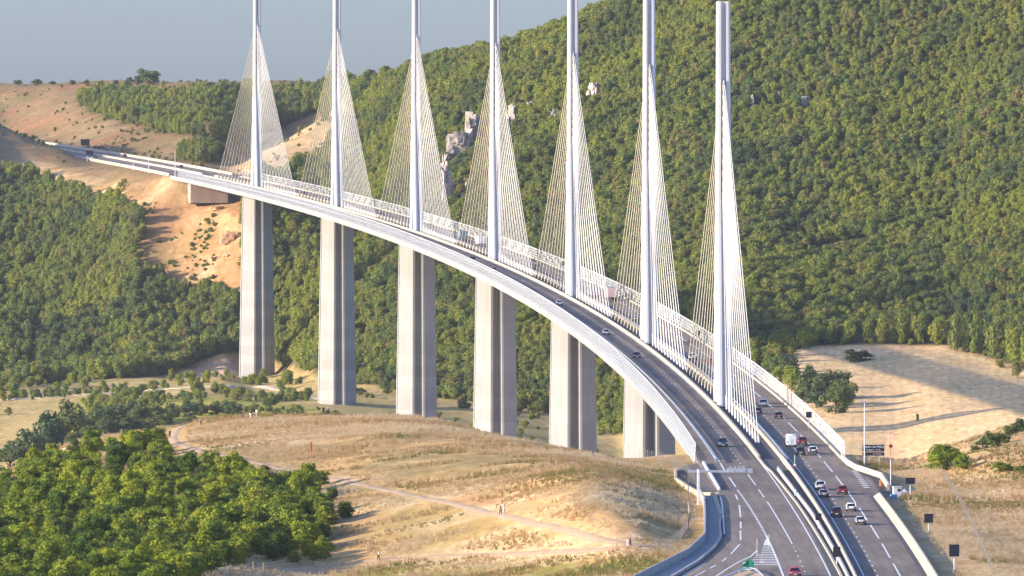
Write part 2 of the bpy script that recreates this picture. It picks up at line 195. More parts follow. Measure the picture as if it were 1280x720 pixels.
WOOD_TREES = [(-128.2,65.5),(-148.9,-22.3),(-116.1,-10.7),(-125.3,-394.7),(-125.9,-206.6),(-107.0,-216.9),(-119.8,53.3),(-123.5,103.4),(-88.5,-147.1),(-116.6,-74.7),(-110.0,-90.8),(-145.0,49.7),(-142.6,-206.4),(-129.6,-152.6),(-120.3,-26.7),(-109.2,-14.8),(-121.0,-274.7),(-126.7,-158.6),(-97.5,-179.0),(-137.7,1.6),(-139.3,-70.4),(-140.2,-268.4),(-114.8,-376.8),(-104.7,-284.9),(-135.7,61.6),(-124.9,73.4),(-97.9,-65.0),(-138.1,129.6),(-148.7,-70.3),(-139.9,-152.4),(-135.7,-48.5),(-124.1,-372.7),(-93.8,-131.0),(-139.7,69.6),(-88.7,-183.1),(-103.9,-218.9),(-106.1,-164.9),(-105.9,-44.9),(-117.4,-138.7),(-109.6,-124.8),(-91.2,-167.1),(-144.7,-0.3),(-97.9,-137.0),(-138.5,-352.5),(-114.5,-60.8),(-134.6,-94.5),(-138.3,-206.5),(-90.2,-137.1),(-114.8,-328.8),(-122.0,-342.7),(-116.3,-298.8),(-128.4,-380.6),(-108.0,-346.9),(-113.6,-250.8),(-103.2,-180.9),(-120.4,-374.7),(-112.0,-358.8),(-89.7,-69.1),(-133.2,-232.5),(-131.3,-0.5),(-102.2,-236.9),(-120.6,-178.7),(-124.4,-60.6),(-135.8,-154.5),(-117.2,-382.8),(-131.8,-434.6),(-148.3,113.7),(-130.5,-332.6),(-103.4,-150.9),(-89.9,-207.1),(-109.6,-230.8),(-100.6,-151.0),(-120.0,-234.7),(-92.7,-49.0),(-135.0,-422.5),(-132.5,-158.5),(-117.8,-334.7),(-109.2,-44.8),(-132.0,-42.5),(-125.0,-256.6),(-99.5,-85.0),(-127.6,-88.6),(-129.9,-420.6),(-133.5,-382.5),(-131.6,-276.6),(-139.4,-310.5),(-156.3,97.8),(-112.2,-150.8),(-114.5,35.3),(-122.9,151.4),(-84.3,-137.2),(-108.1,-178.9),(-123.1,-16.6),(-122.8,-234.7),(-149.0,-124.3),(-134.8,-310.5),(-114.8,-214.8),(-144.5,-226.4),(-123.2,-404.7),(-127.3,27.4),(-116.1,-260.8),(-157.1,57.8),(-129.9,115.5),(-143.3,-58.4),(-134.0,-10.5),(-130.7,-384.6),(-101.4,-20.9),(-102.9,-94.9),(-122.4,-152.7),(-112.9,-10.8),(-115.9,-116.7),(-119.4,-0.7),(-127.2,-28.6),(-87.6,-115.1),(-111.4,-272.8),(-98.8,-223.0),(-131.4,49.5),(-105.7,-130.9),(-119.0,-90.7),(-94.0,-189.0),(-117.9,-202.7),(-126.2,-324.6),(-142.5,-170.4),(-108.3,-298.9),(-102.5,-272.9),(-145.2,117.7),(-112.4,-196.8),(-133.9,85.5),(-106.5,-238.9),(-119.1,95.3),(-103.3,-58.9),(-104.9,-8.9),(-110.7,-312.8),(-109.5,-370.9),(-138.8,43.6),(-143.8,-116.4),(-134.8,-258.5),(-114.6,-164.8),(-94.9,-97.0),(-126.8,-280.6),(-151.2,93.7),(-91.9,-113.1),(-121.5,-118.7),(-122.2,-202.7),(-111.7,-58.8),(-132.5,-400.6),(-131.2,-212.6),(-100.6,-122.9),(-97.4,-121.0),(-136.0,-334.5),(-135.3,-396.5),(-127.9,141.5),(-129.5,-104.6),(-86.8,-79.1),(-123.4,21.4),(-106.0,-76.9),(-139.8,-34.4),(-125.9,-410.7),(-113.8,-280.8),(-151.3,-40.3),(-123.9,-302.7),(-124.2,-104.6),(-128.2,-400.6),(-150.1,49.7),(-142.3,55.6),(-108.8,-264.9),(-113.2,-114.8),(-84.9,-123.2),(-137.7,-268.5),(-129.1,-260.6),(-129.2,-180.6),(-95.2,-153.0),(-112.1,-226.8),(-127.1,-356.6),(-135.2,35.5),(-98.5,-31.0),(-142.7,133.7),(-132.5,-68.5),(-85.9,-163.2),(-118.4,-268.7),(-100.5,-203.0),(-120.0,-398.7),(-106.9,-102.9),(-117.2,-26.7),(-137.1,-174.5),(-95.8,-209.0),(-117.0,-170.7),(-120.5,-312.7),(-110.2,9.2),(-133.7,127.5),(-87.2,-133.1),(-125.6,-124.6),(-89.6,-43.1),(-92.6,-145.1),(-146.6,-174.3),(-127.9,-232.6),(-105.8,-314.9),(-129.2,-40.6),(-142.3,-278.4),(-129.1,-306.6),(-114.1,-22.8),(-92.6,-203.1),(-119.3,-360.7),(-86.3,-189.2),(-121.8,-54.7),(-117.1,29.3),(-123.0,51.4),(-92.6,-75.0),(-128.4,-0.6),(-95.6,-51.0)]
SCRUB_BUSHES = [(-113.0,49.3),(-108.3,27.2),(-104.5,15.1),(-101.2,5.1),(-98.6,-14.9),(-94.7,-21.0),(-92.4,-21.0),(-88.5,-29.1),(-101.7,-12.9),(-106.4,-8.8),(-86.8,-49.1),(-97.4,9.0),(-104.3,49.1)]
VALLEY_TREES = [(-207.6,1546.5,17.1,12.0),(-195.0,1574.4,20.1,17.8),(-188.5,1594.3,17.3,19.1),(-200.5,1552.4,17.1,14.3),(-182.3,1628.2,14.6,11.7),(-178.1,1662.2,13.5,11.2),(-172.3,1686.1,14.8,11.3),(-165.6,1682.0,11.8,10.7),(-160.6,1696.0,11.9,8.3),(-173.5,1606.1,11.6,7.5),(-165.7,1606.0,11.6,7.5),(-183.1,1562.2,13.2,8.6),(-153.4,1705.9,10.7,7.2),(-147.6,1713.8,10.2,7.2),(-142.9,1731.7,9.0,6.0),(-137.5,1733.7,9.0,6.0),(-132.9,1741.6,7.8,6.0),(-129.7,1731.6,6.6,5.1),(-155.8,1677.9,10.7,5.9),(-162.0,1634.0,11.7,5.8),(-115.1,1745.4,6.0,3.0),(-109.2,1757.3,6.7,3.0)]
CLUMP_TREES = [(76.4,1832.9,8.0,9.9),(81.2,1820.8,9.2,12.3),(83.3,1742.8,9.0,12.7),(87.2,1714.7,10.8,13.8),(92.9,1678.6,13.0,17.2),(98.2,1708.6,10.2,14.9),(91.3,1738.7,10.2,15.7),(80.7,1774.8,9.1,13.4),(87.5,1776.7,9.1,13.4),(77.4,1804.9,8.0,9.8),(97.5,1742.6,9.0,15.1)]
SHADE_BUSHES = [(108.8,1862.5,8.7,5.6),(113.3,1864.4,8.1,4.4)]
EDGE_TREES = [(122.2,1904.3,8.2,13.2),(129.8,1904.2,8.8,13.9),(136.6,1902.1,8.2,12.6),(143.1,1894.1,7.5,11.9),(149.3,1872.0,8.8,16.3),(156.8,1861.9,8.7,18.1),(162.7,1837.8,9.3,18.6),(167.2,1811.7,9.2,18.4),(171.3,1781.6,9.1,18.3),(154.8,1879.9,8.1,15.7),(161.0,1859.8,8.1,17.4),(167.7,1837.7,8.7,17.3),(116.1,1908.4,7.6,10.7),(109.2,1908.5,6.9,9.5),(102.2,1908.6,6.9,9.5),(95.7,1904.7,6.3,8.8),(90.7,1896.7,6.3,8.2),(85.3,1880.8,6.3,8.1),(79.9,1864.9,6.2,8.1),(74.4,1844.9,6.2,9.3),(70.2,1857.0,6.8,8.7),(166.8,1777.7,6.1,7.3),(162.3,1811.8,4.9,3.7)]
VERGE_TREES = [(30.7,-72.7,9.2,5.4),(29.5,-60.6,5.1,4.2),(33.2,-80.7,4.7,3.3),(39.3,-98.8,5.9,2.1),(42.7,-100.8,2.9,1.2)]
HEDGE = [(39.6,-38.8,3.6,2.7),(41.5,-42.8,3.9,3.6),(43.9,-34.8,3.7,2.1),(46.2,-20.8,3.7,2.8),(48.6,-12.9,4.0,3.1),(38.1,-38.7,2.1,1.2),(51.6,-0.9,4.0,3.1)]
SKY_TREES = [(-211.6,3713.4,15.9,10.3),(-218.6,3731.5,7.5,6.1),(-233.0,3775.7,4.7,3.3),(-223.9,3755.5,6.6,5.2),(-296.4,3916.5,7.3,3.4),(-283.1,3882.3,9.6,3.9),(-273.0,3856.2,6.7,2.4),(-260.0,3822.0,6.2,3.3),(-250.7,3785.9,4.7,4.3)]
ROCKS = [(-41.9,2374.8,10.6,12.1),(-34.8,2380.7,12.1,14.2),(-17.8,2380.5,5.7,9.2),(-9.1,2390.4,5.0,4.3),(17.9,2354.1,7.1,6.4),(0.9,2350.3,4.9,4.2),(83.5,2235.2,3.4,6.2),(94.5,2235.1,2.1,5.5),(105.7,2222.9,5.5,4.8),(-47.7,2362.9,4.2,7.8),(-46.7,2292.8,6.3,16.0),(-38.4,2288.7,4.2,5.6),(-39.9,2274.7,2.8,3.5),(144.2,2176.4,3.0,3.4)]
CUT_ROCKS = [(-141.3,2382.0,9.2,16.3),(-150.1,2438.2,9.4,5.8),(-149.8,2380.1,4.3,5.0),(-144.0,2374.0,3.5,3.5)]
PEOPLE = [(-87.3,227.0),(-86.3,230.9),(-104.6,209.2),(-102.9,211.2),(-101.6,213.1),(-113.5,205.3),(-119.6,179.4),(-53.8,-197.6),(-53.2,-199.6),(-34.0,-299.8),(-34.4,-299.8),(-74.9,-219.3)]
SPOTS = {'post':(-88.6,54.9),'signC':(20.5,-136.5),'signD':(17.3,-250.5),'signE':(15.5,-352.5),'vms':(19.3,-30.5),'lamp':(17.3,-36.5),'mast':(17.4,-128.5),'kiosk':(17.8,-142.5),'pathpost':(-36.1,-297.8),'box':(19.3,-138.5),'gantry':(-18.6,-168.0),'bushpost':(119.5,1612.3)}

# ---------------------------------------------------------------- materials
MAT = {}
def new_mat(name):
    m = bpy.data.materials.new(name); m.use_nodes = True
    nt = m.node_tree
    for n in list(nt.nodes): nt.nodes.remove(n)
    out = nt.nodes.new('ShaderNodeOutputMaterial')
    b = nt.nodes.new('ShaderNodeBsdfPrincipled')
    nt.links.new(b.outputs[0], out.inputs[0])
    MAT[name] = m
    return m, nt, b, out
def N(nt, kind, **kw):
    n = nt.nodes.new(kind)
    for k, v in kw.items(): setattr(n, k, v)
    return n
def noise(nt, vec, scale, detail=4, rough=0.6):
    n = N(nt, 'ShaderNodeTexNoise'); n.inputs['Scale'].default_value = scale
    n.inputs['Detail'].default_value = detail; n.inputs['Roughness'].default_value = rough
    if vec is not None: nt.links.new(vec, n.inputs['Vector'])
    return n.outputs['Fac']
def ramp(nt, fac, stops):
    r = N(nt, 'ShaderNodeValToRGB')
    cr = r.color_ramp
    while len(cr.elements) > 1: cr.elements.remove(cr.elements[-1])
    cr.elements[0].position = stops[0][0]; cr.elements[0].color = (*stops[0][1], 1)
    for p, c in stops[1:]:
        e = cr.elements.new(p); e.color = (*c, 1)
    nt.links.new(fac, r.inputs[0])
    return r.outputs[0]
def mix(nt, a, b, fac, mode='MIX'):
    m = N(nt, 'ShaderNodeMix', data_type='RGBA', blend_type=mode)
    for sock, v in ((m.inputs['A'], a), (m.inputs['B'], b), (m.inputs['Factor'], fac)):
        if hasattr(v, 'is_linked'): nt.links.new(v, sock)
        elif isinstance(v, tuple): sock.default_value = (*v, 1)
        else: sock.default_value = v
    return m.outputs['Result']
def coords(nt, scale=None, kind='Object'):
    t = N(nt, 'ShaderNodeTexCoord')
    o = t.outputs[kind]
    if scale:
        mp = N(nt, 'ShaderNodeMapping'); mp.inputs['Scale'].default_value = scale
        nt.links.new(o, mp.inputs['Vector']); o = mp.outputs[0]
    return o
def world_pos(nt, scale=None):
    g = N(nt, 'ShaderNodeNewGeometry'); o = g.outputs['Position']
    if scale:
        mp = N(nt, 'ShaderNodeMapping'); mp.inputs['Scale'].default_value = scale
        nt.links.new(o, mp.inputs['Vector']); o = mp.outputs[0]
    return o
def surface(name, c1, c2, scale=1.0, rough=0.7, metal=0.0, detail=5, stretch=None, bump=0.0, spec=0.3):
    """two-tone mottled surface"""
    m, nt, b, out = new_mat(name)
    v = world_pos(nt, stretch)
    f = noise(nt, v, scale, detail)
    nt.links.new(ramp(nt, f, [(0.3, c1), (0.7, c2)]), b.inputs['Base Color'])
    b.inputs['Roughness'].default_value = rough; b.inputs['Metallic'].default_value = metal
    b.inputs['Specular IOR Level'].default_value = spec
    if bump:
        bp = N(nt, 'ShaderNodeBump'); bp.inputs['Strength'].default_value = bump
        nt.links.new(f, bp.inputs['Height']); nt.links.new(bp.outputs[0], b.inputs['Normal'])
    return m
def plain(name, c, rough=0.5, metal=0.0, spec=0.4, coat=0.0):
    m, nt, b, out = new_mat(name)
    v = coords(nt); f = noise(nt, v, 3.0, 3)
    c2 = tuple(x*0.82 for x in c)
    nt.links.new(ramp(nt, f, [(0.35, c2), (0.65, c)]), b.inputs['Base Color'])
    b.inputs['Roughness'].default_value = rough; b.inputs['Metallic'].default_value = metal
    b.inputs['Specular IOR Level'].default_value = spec; b.inputs['Coat Weight'].default_value = coat
    return m

def leaf_material(name, cols, patch=None, transl=0.38):
    m, nt, b, out = new_mat(name)
    oi = N(nt, 'ShaderNodeObjectInfo')
    base = ramp(nt, oi.outputs['Random'], [(i/(len(cols)-1), c) for i, c in enumerate(cols)])
    if patch and len(patch) > 2:
        pf = noise(nt, oi.outputs['Location'], patch[2], 3)
        base = mix(nt, base, patch[3], ramp(nt, pf, [(0.50, (0, 0, 0)), (0.66, (0.8, 0.8, 0.8))]))
    if patch:
        pf = noise(nt, oi.outputs['Location'], patch[0], 3)
        base = mix(nt, base, patch[1], ramp(nt, pf, [(0.45, (0, 0, 0)), (0.68, (0.75, 0.75, 0.75))]))
    lf = noise(nt, coords(nt), 9.0, 2)
    base = mix(nt, base, ramp(nt, lf, [(0.3, (0.55, 0.62, 0.60)), (0.7, (1.5, 1.4, 1.2))]), 1.0, 'MULTIPLY')
    nt.links.new(base, b.inputs['Base Color'])
    b.inputs['Roughness'].default_value = 0.75; b.inputs['Specular IOR Level'].default_value = 0.15
    tr = N(nt, 'ShaderNodeBsdfTranslucent'); nt.links.new(base, tr.inputs[0])
    ms = N(nt, 'ShaderNodeMixShader'); ms.inputs[0].default_value = transl
    nt.links.new(b.outputs[0], ms.inputs[1]); nt.links.new(tr.outputs[0], ms.inputs[2])
    nt.links.new(ms.outputs[0], out.inputs[0])
    return m

# ground: albedo stored per vertex (grass, soil, stubble), fine grain added here
m, nt, b, out = new_mat('ground')
at = N(nt, 'ShaderNodeAttribute', attribute_name='soil_colour')
wp = world_pos(nt)
f1 = noise(nt, world_pos(nt, (1, 0.45, 1)), 0.33, 6, 0.7)
f2 = noise(nt, wp, 1.6, 4, 0.7)
f3 = noise(nt, world_pos(nt, (1, 0.3, 1)), 0.055, 4, 0.6)
c = mix(nt, at.outputs['Color'], ramp(nt, f1, [(0.28, (0.55, 0.50, 0.42)), (0.45, (0.95, 0.90, 0.84)), (0.55, (1.0, 1.0, 1.0)), (0.72, (1.45, 1.5, 1.6))]), 1.0, 'MULTIPLY')
c = mix(nt, c, ramp(nt, f2, [(0.3, (0.75, 0.74, 0.70)), (0.7, (1.2, 1.2, 1.2))]), 1.0, 'MULTIPLY')
c = mix(nt, c, ramp(nt, f3, [(0.3, (0.80, 0.86, 0.80)), (0.7, (1.14, 1.08, 1.05))]), 1.0, 'MULTIPLY')
st = N(nt, 'ShaderNodeAttribute', attribute_name='stubble')
rt = N(nt, 'ShaderNodeMapping'); rt.inputs['Rotation'].default_value = (0, 0, math.radians(3)); nt.links.new(wp, rt.inputs['Vector'])
wv = N(nt, 'ShaderNodeTexWave', wave_type='BANDS', bands_direction='X'); wv.inputs['Scale'].default_value = 0.085; wv.inputs['Distortion'].default_value = 4.5; wv.inputs['Detail'].default_value = 4; wv.inputs['Detail Scale'].default_value = 0.6
nt.links.new(rt.outputs[0], wv.inputs['Vector'])
mm = N(nt, 'ShaderNodeMath', operation='MULTIPLY'); nt.links.new(st.outputs['Fac'], mm.inputs[0]); mm.inputs[1].default_value = 0.22
c = mix(nt, c, ramp(nt, wv.outputs['Fac'], [(0.08, (0.66, 0.62, 0.58)), (0.3, (0.98, 0.97, 0.96)), (0.9, (1.06, 1.06, 1.06))]), mm.outputs[0], 'MULTIPLY')
nt.links.new(c, b.inputs['Base Color']); b.inputs['Roughness'].default_value = 0.95; b.inputs['Specular IOR Level'].default_value = 0.05
bp = N(nt, 'ShaderNodeBump'); bp.inputs['Strength'].default_value = 0.55; bp.inputs['Distance'].default_value = 0.5
nt.links.new(f1, bp.inputs['Height']); nt.links.new(bp.outputs[0], b.inputs['Normal'])

# asphalt with paler wheel tracks worn along the lanes
m, nt, b, out = new_mat('asphalt')
uv = N(nt, 'ShaderNodeAttribute', attribute_name='road_offset')
wv = N(nt, 'ShaderNodeMath', operation='SINE'); mu = N(nt, 'ShaderNodeMath', operation='MULTIPLY'); mu.inputs[1].default_value = 2*math.pi/1.75
nt.links.new(uv.outputs['Fac'], mu.inputs[0]); nt.links.new(mu.outputs[0], wv.inputs[0])
f = noise(nt, world_pos(nt, (1, 0.06, 1)), 0.7, 5)
f2 = noise(nt, world_pos(nt, (1, 1, 1)), 0.02, 3)
c = ramp(nt, f, [(0.3, (0.160, 0.133, 0.106)), (0.7, (0.232, 0.196, 0.158))])
c = mix(nt, c, (0.9, 0.9, 0.92), ramp(nt, wv.outputs[0], [(0.35, (0, 0, 0)), (0.9, (0.5, 0.5, 0.5))]), 'MULTIPLY')
c = mix(nt, c, ramp(nt, f2, [(0.4, (0.86, 0.85, 0.88)), (0.6, (1.12, 1.1, 1.08))]), 1.0, 'MULTIPLY')
nt.links.new(c, b.inputs['Base Color']); b.inputs['Roughness'].default_value = 0.9; b.inputs['Specular IOR Level'].default_value = 0.05

surface('marking', (0.62, 0.61, 0.57), (0.80, 0.79, 0.75), 1.5, 0.6)
surface('dark_strip', (0.055, 0.053, 0.055), (0.085, 0.08, 0.08), 0.8, 0.9)
# pier concrete, with faint casting lifts
m, nt, b, out = new_mat('pier_concrete')
sx = N(nt, 'ShaderNodeSeparateXYZ'); nt.links.new(coords(nt), sx.inputs[0])
lift = N(nt, 'ShaderNodeMath', operation='MULTIPLY'); lift.inputs[1].default_value = 0.25
nt.links.new(sx.outputs['Z'], lift.inputs[0])
fr = N(nt, 'ShaderNodeMath', operation='FRACT'); nt.links.new(lift.outputs[0], fr.inputs[0])
fl = N(nt, 'ShaderNodeMath', operation='FLOOR'); nt.links.new(lift.outputs[0], fl.inputs[0])
wn1 = N(nt, 'ShaderNodeTexWhiteNoise', noise_dimensions='1D'); nt.links.new(fl.outputs[0], wn1.inputs['W'])
f = noise(nt, coords(nt, (1, 1, 0.12)), 0.8, 5)
c = ramp(nt, f, [(0.25, (0.265, 0.255, 0.235)), (0.75, (0.35, 0.333, 0.305))])
c = mix(nt, c, ramp(nt, wn1.outputs['Value'], [(0, (0.90, 0.90, 0.90)), (1, (1.05, 1.05, 1.05))]), 1.0, 'MULTIPLY')
c = mix(nt, c, ramp(nt, fr.outputs[0], [(0.0, (0.86, 0.86, 0.86)), (0.05, (1, 1, 1))]), 1.0, 'MULTIPLY')
nt.links.new(c, b.inputs['Base Color']); b.inputs['Roughness'].default_value = 0.9; b.inputs['Specular IOR Level'].default_value = 0.15

surface('white_steel', (0.56, 0.57, 0.57), (0.64, 0.65, 0.65), 0.3, 0.45, stretch=(1, 1, 0.15))
surface('cable_white', (0.64, 0.59, 0.48), (0.74, 0.69, 0.57), 0.2, 0.5)
surface('deck_steel', (0.27, 0.285, 0.285), (0.33, 0.345, 0.34), 0.25, 0.55, stretch=(1, 0.2, 1))
surface('cream_concrete', (0.33, 0.285, 0.215), (0.44, 0.385, 0.30), 0.6, 0.85)
surface('grey_concrete', (0.26, 0.25, 0.235), (0.36, 0.34, 0.32), 0.4, 0.9)
surface('abutment_concrete', (0.34, 0.27, 0.22), (0.44, 0.36, 0.30), 0.35, 0.9, stretch=(1, 1, 0.3))
surface('galvanised', (0.42, 0.44, 0.46), (0.58, 0.60, 0.62), 1.2, 0.4, metal=0.6)
surface('rock', (0.24, 0.20, 0.17), (0.55, 0.47, 0.39), 0.8, 0.95, bump=0.9)
surface('cut_rock', (0.40, 0.23, 0.12), (0.54, 0.35, 0.21), 0.5, 0.95, bump=0.5)
surface('path_gravel', (0.30, 0.205, 0.120), (0.42, 0.305, 0.190), 0.9, 0.95)
surface('path_earth', (0.33, 0.20, 0.115), (0.46, 0.31, 0.19), 0.7, 0.95)
surface('fence_grey', (0.17, 0.16, 0.145), (0.24, 0.225, 0.20), 1.0, 0.8)
surface('stony_track', (0.46, 0.36, 0.25), (0.62, 0.51, 0.38), 0.5, 0.95)
surface('timber', (0.42, 0.30, 0.14), (0.58, 0.44, 0.24), 2.0, 0.8)
surface('rust_orange', (0.45, 0.15, 0.04), (0.60, 0.24, 0.08), 3.0, 0.8)
surface('bark', (0.10, 0.07, 0.045), (0.17, 0.12, 0.08), 3.0, 0.95)
surface('tan_soil', (0.42, 0.29, 0.16), (0.55, 0.40, 0.24), 0.5, 0.95)
plain('sign_black', (0.012, 0.013, 0.022), 0.45)
plain('sign_brown', (0.05, 0.035, 0.04), 0.5)
plain('sign_white', (0.75, 0.75, 0.74), 0.5)
plain('sign_red', (0.45, 0.03, 0.04), 0.5)
plain('sign_green', (0.01, 0.30, 0.14), 0.45)
plain('sign_green_dark', (0.004, 0.09, 0.05), 0.45)
plain('letter_white', (0.72, 0.76, 0.80), 0.5)
plain('letter_pink', (0.62, 0.40, 0.46), 0.5)
plain('cabinet_white', (0.74, 0.73, 0.70), 0.5)
plain('tarp_blue', (0.08, 0.20, 0.36), 0.6)
plain('post_teal', (0.30, 0.55, 0.62), 0.5)
plain('black_plastic', (0.012, 0.012, 0.014), 0.5)
plain('orange_plastic', (0.75, 0.28, 0.10), 0.5)
plain('tyre', (0.015, 0.015, 0.016), 0.8)
plain('rim', (0.35, 0.36, 0.38), 0.35, 0.8)
plain('car_glass', (0.010, 0.013, 0.017), 0.12, 0.0, 0.8)
plain('headlight', (0.80, 0.82, 0.85), 0.15, 0.3)
plain('tail_light', (0.35, 0.012, 0.012), 0.3)
plain('plate', (0.75, 0.74, 0.68), 0.5)
for nm, cc in (('car_red', (0.20, 0.012, 0.022)), ('car_bright_red', (0.40, 0.018, 0.02)), ('car_navy', (0.014, 0.018, 0.045)), ('car_black', (0.010, 0.010, 0.013)),
               ('car_silver', (0.50, 0.52, 0.54)), ('car_grey', (0.22, 0.24, 0.27)), ('car_white', (0.80, 0.80, 0.78)), ('car_green', (0.03, 0.06, 0.06)), ('car_pink', (0.62, 0.46, 0.42)), ('car_blue', (0.08, 0.14, 0.24))):
    plain(nm, cc, 0.28, 0.0, 0.5, 0.6)
plain('skin', (0.50, 0.31, 0.22), 0.6)
plain('hair_dark', (0.03, 0.02, 0.015), 0.7)
for nm, cc in (('cloth_black', (0.015, 0.015, 0.018)), ('cloth_white', (0.78, 0.77, 0.75)), ('cloth_blue', (0.12, 0.17, 0.30)), ('cloth_lilac', (0.55, 0.52, 0.66)), ('cloth_beige', (0.55, 0.42, 0.32)), ('cloth_navy', (0.03, 0.035, 0.06)), ('cloth_brown', (0.13, 0.06, 0.03)), ('cloth_grey', (0.18, 0.18, 0.19))):
    plain(nm, cc, 0.85)
# translucent acrylic wind screen
m, nt, b, out = new_mat('screen_acrylic')
f = noise(nt, world_pos(nt), 0.4, 3)
cc = ramp(nt, f, [(0.3, (0.36, 0.37, 0.36)), (0.7, (0.44, 0.45, 0.43))])
nt.links.new(cc, b.inputs['Base Color']); b.inputs['Roughness'].default_value = 0.35
tl = N(nt, 'ShaderNodeBsdfTranslucent'); nt.links.new(cc, tl.inputs[0])
tp = N(nt, 'ShaderNodeBsdfTransparent')
m1 = N(nt, 'ShaderNodeMixShader'); m1.inputs[0].default_value = 0.35
m2 = N(nt, 'ShaderNodeMixShader'); m2.inputs[0].default_value = 0.24
nt.links.new(b.outputs[0], m1.inputs[1]); nt.links.new(tl.outputs[0], m1.inputs[2])
nt.links.new(m1.outputs[0], m2.inputs[1]); nt.links.new(tp.outputs[0], m2.inputs[2]); nt.links.new(m2.outputs[0], out.inputs[0])
# wire mesh of the fences: fine wires that let most light through
m, nt, b, out = new_mat('wire_mesh')
b.inputs['Base Color'].default_value = (0.20, 0.20, 0.19, 1); b.inputs['Roughness'].default_value = 0.5
tp = N(nt, 'ShaderNodeBsdfTransparent'); m2 = N(nt, 'ShaderNodeMixShader'); m2.inputs[0].default_value = 0.93
nt.links.new(b.outputs[0], m2.inputs[1]); nt.links.new(tp.outputs[0], m2.inputs[2]); nt.links.new(m2.outputs[0], out.inputs[0])

leaf_material('leaf_yellow_green', [(0.215, 0.262, 0.018), (0.270, 0.300, 0.022), (0.230, 0.262, 0.028)], None, 0.30)
leaf_material('leaf_bright_green', [(0.145, 0.200, 0.018), (0.182, 0.232, 0.022), (0.155, 0.200, 0.028)], None, 0.30)
leaf_material('leaf_deep_green', [(0.065, 0.120, 0.018), (0.090, 0.140, 0.020), (0.075, 0.110, 0.026)])
leaf_material('leaf_forest', [(0.105, 0.160, 0.050), (0.210, 0.260, 0.046), (0.265, 0.280, 0.048), (0.175, 0.205, 0.060), (0.255, 0.220, 0.076), (0.145, 0.210, 0.040), (0.105, 0.150, 0.064)], (0.012, (0.285, 0.310, 0.040), 0.021, (0.070, 0.115, 0.056)), 0.44)
leaf_material('leaf_dark', [(0.060, 0.105, 0.048), (0.105, 0.145, 0.048), (0.135, 0.160, 0.046), (0.075, 0.110, 0.055)])
leaf_material('leaf_scrub', [(0.120, 0.115, 0.040), (0.090, 0.100, 0.030), (0.150, 0.130, 0.055)])
m, nt, b, out = new_mat('dry_blade')
ba = N(nt, 'ShaderNodeAttribute', attribute_name='straw')
bc = ramp(nt, ba.outputs['Fac'], [(0.0, (0.70, 0.55, 0.33)), (0.35, (0.60, 0.42, 0.21)), (0.62, (0.46, 0.29, 0.12)), (0.8, (0.30, 0.25, 0.08)), (1.0, (0.20, 0.20, 0.05))])
nt.links.new(bc, b.inputs['Base Color']); b.inputs['Roughness'].default_value = 0.9; b.inputs['Specular IOR Level'].default_value = 0.05
tr = N(nt, 'ShaderNodeBsdfTranslucent'); nt.links.new(bc, tr.inputs[0]); ms = N(nt, 'ShaderNodeMixShader'); ms.inputs[0].default_value = 0.45
nt.links.new(b.outputs[0], ms.inputs[1]); nt.links.new(tr.outputs[0], ms.inputs[2]); nt.links.new(ms.outputs[0], out.inputs[0])

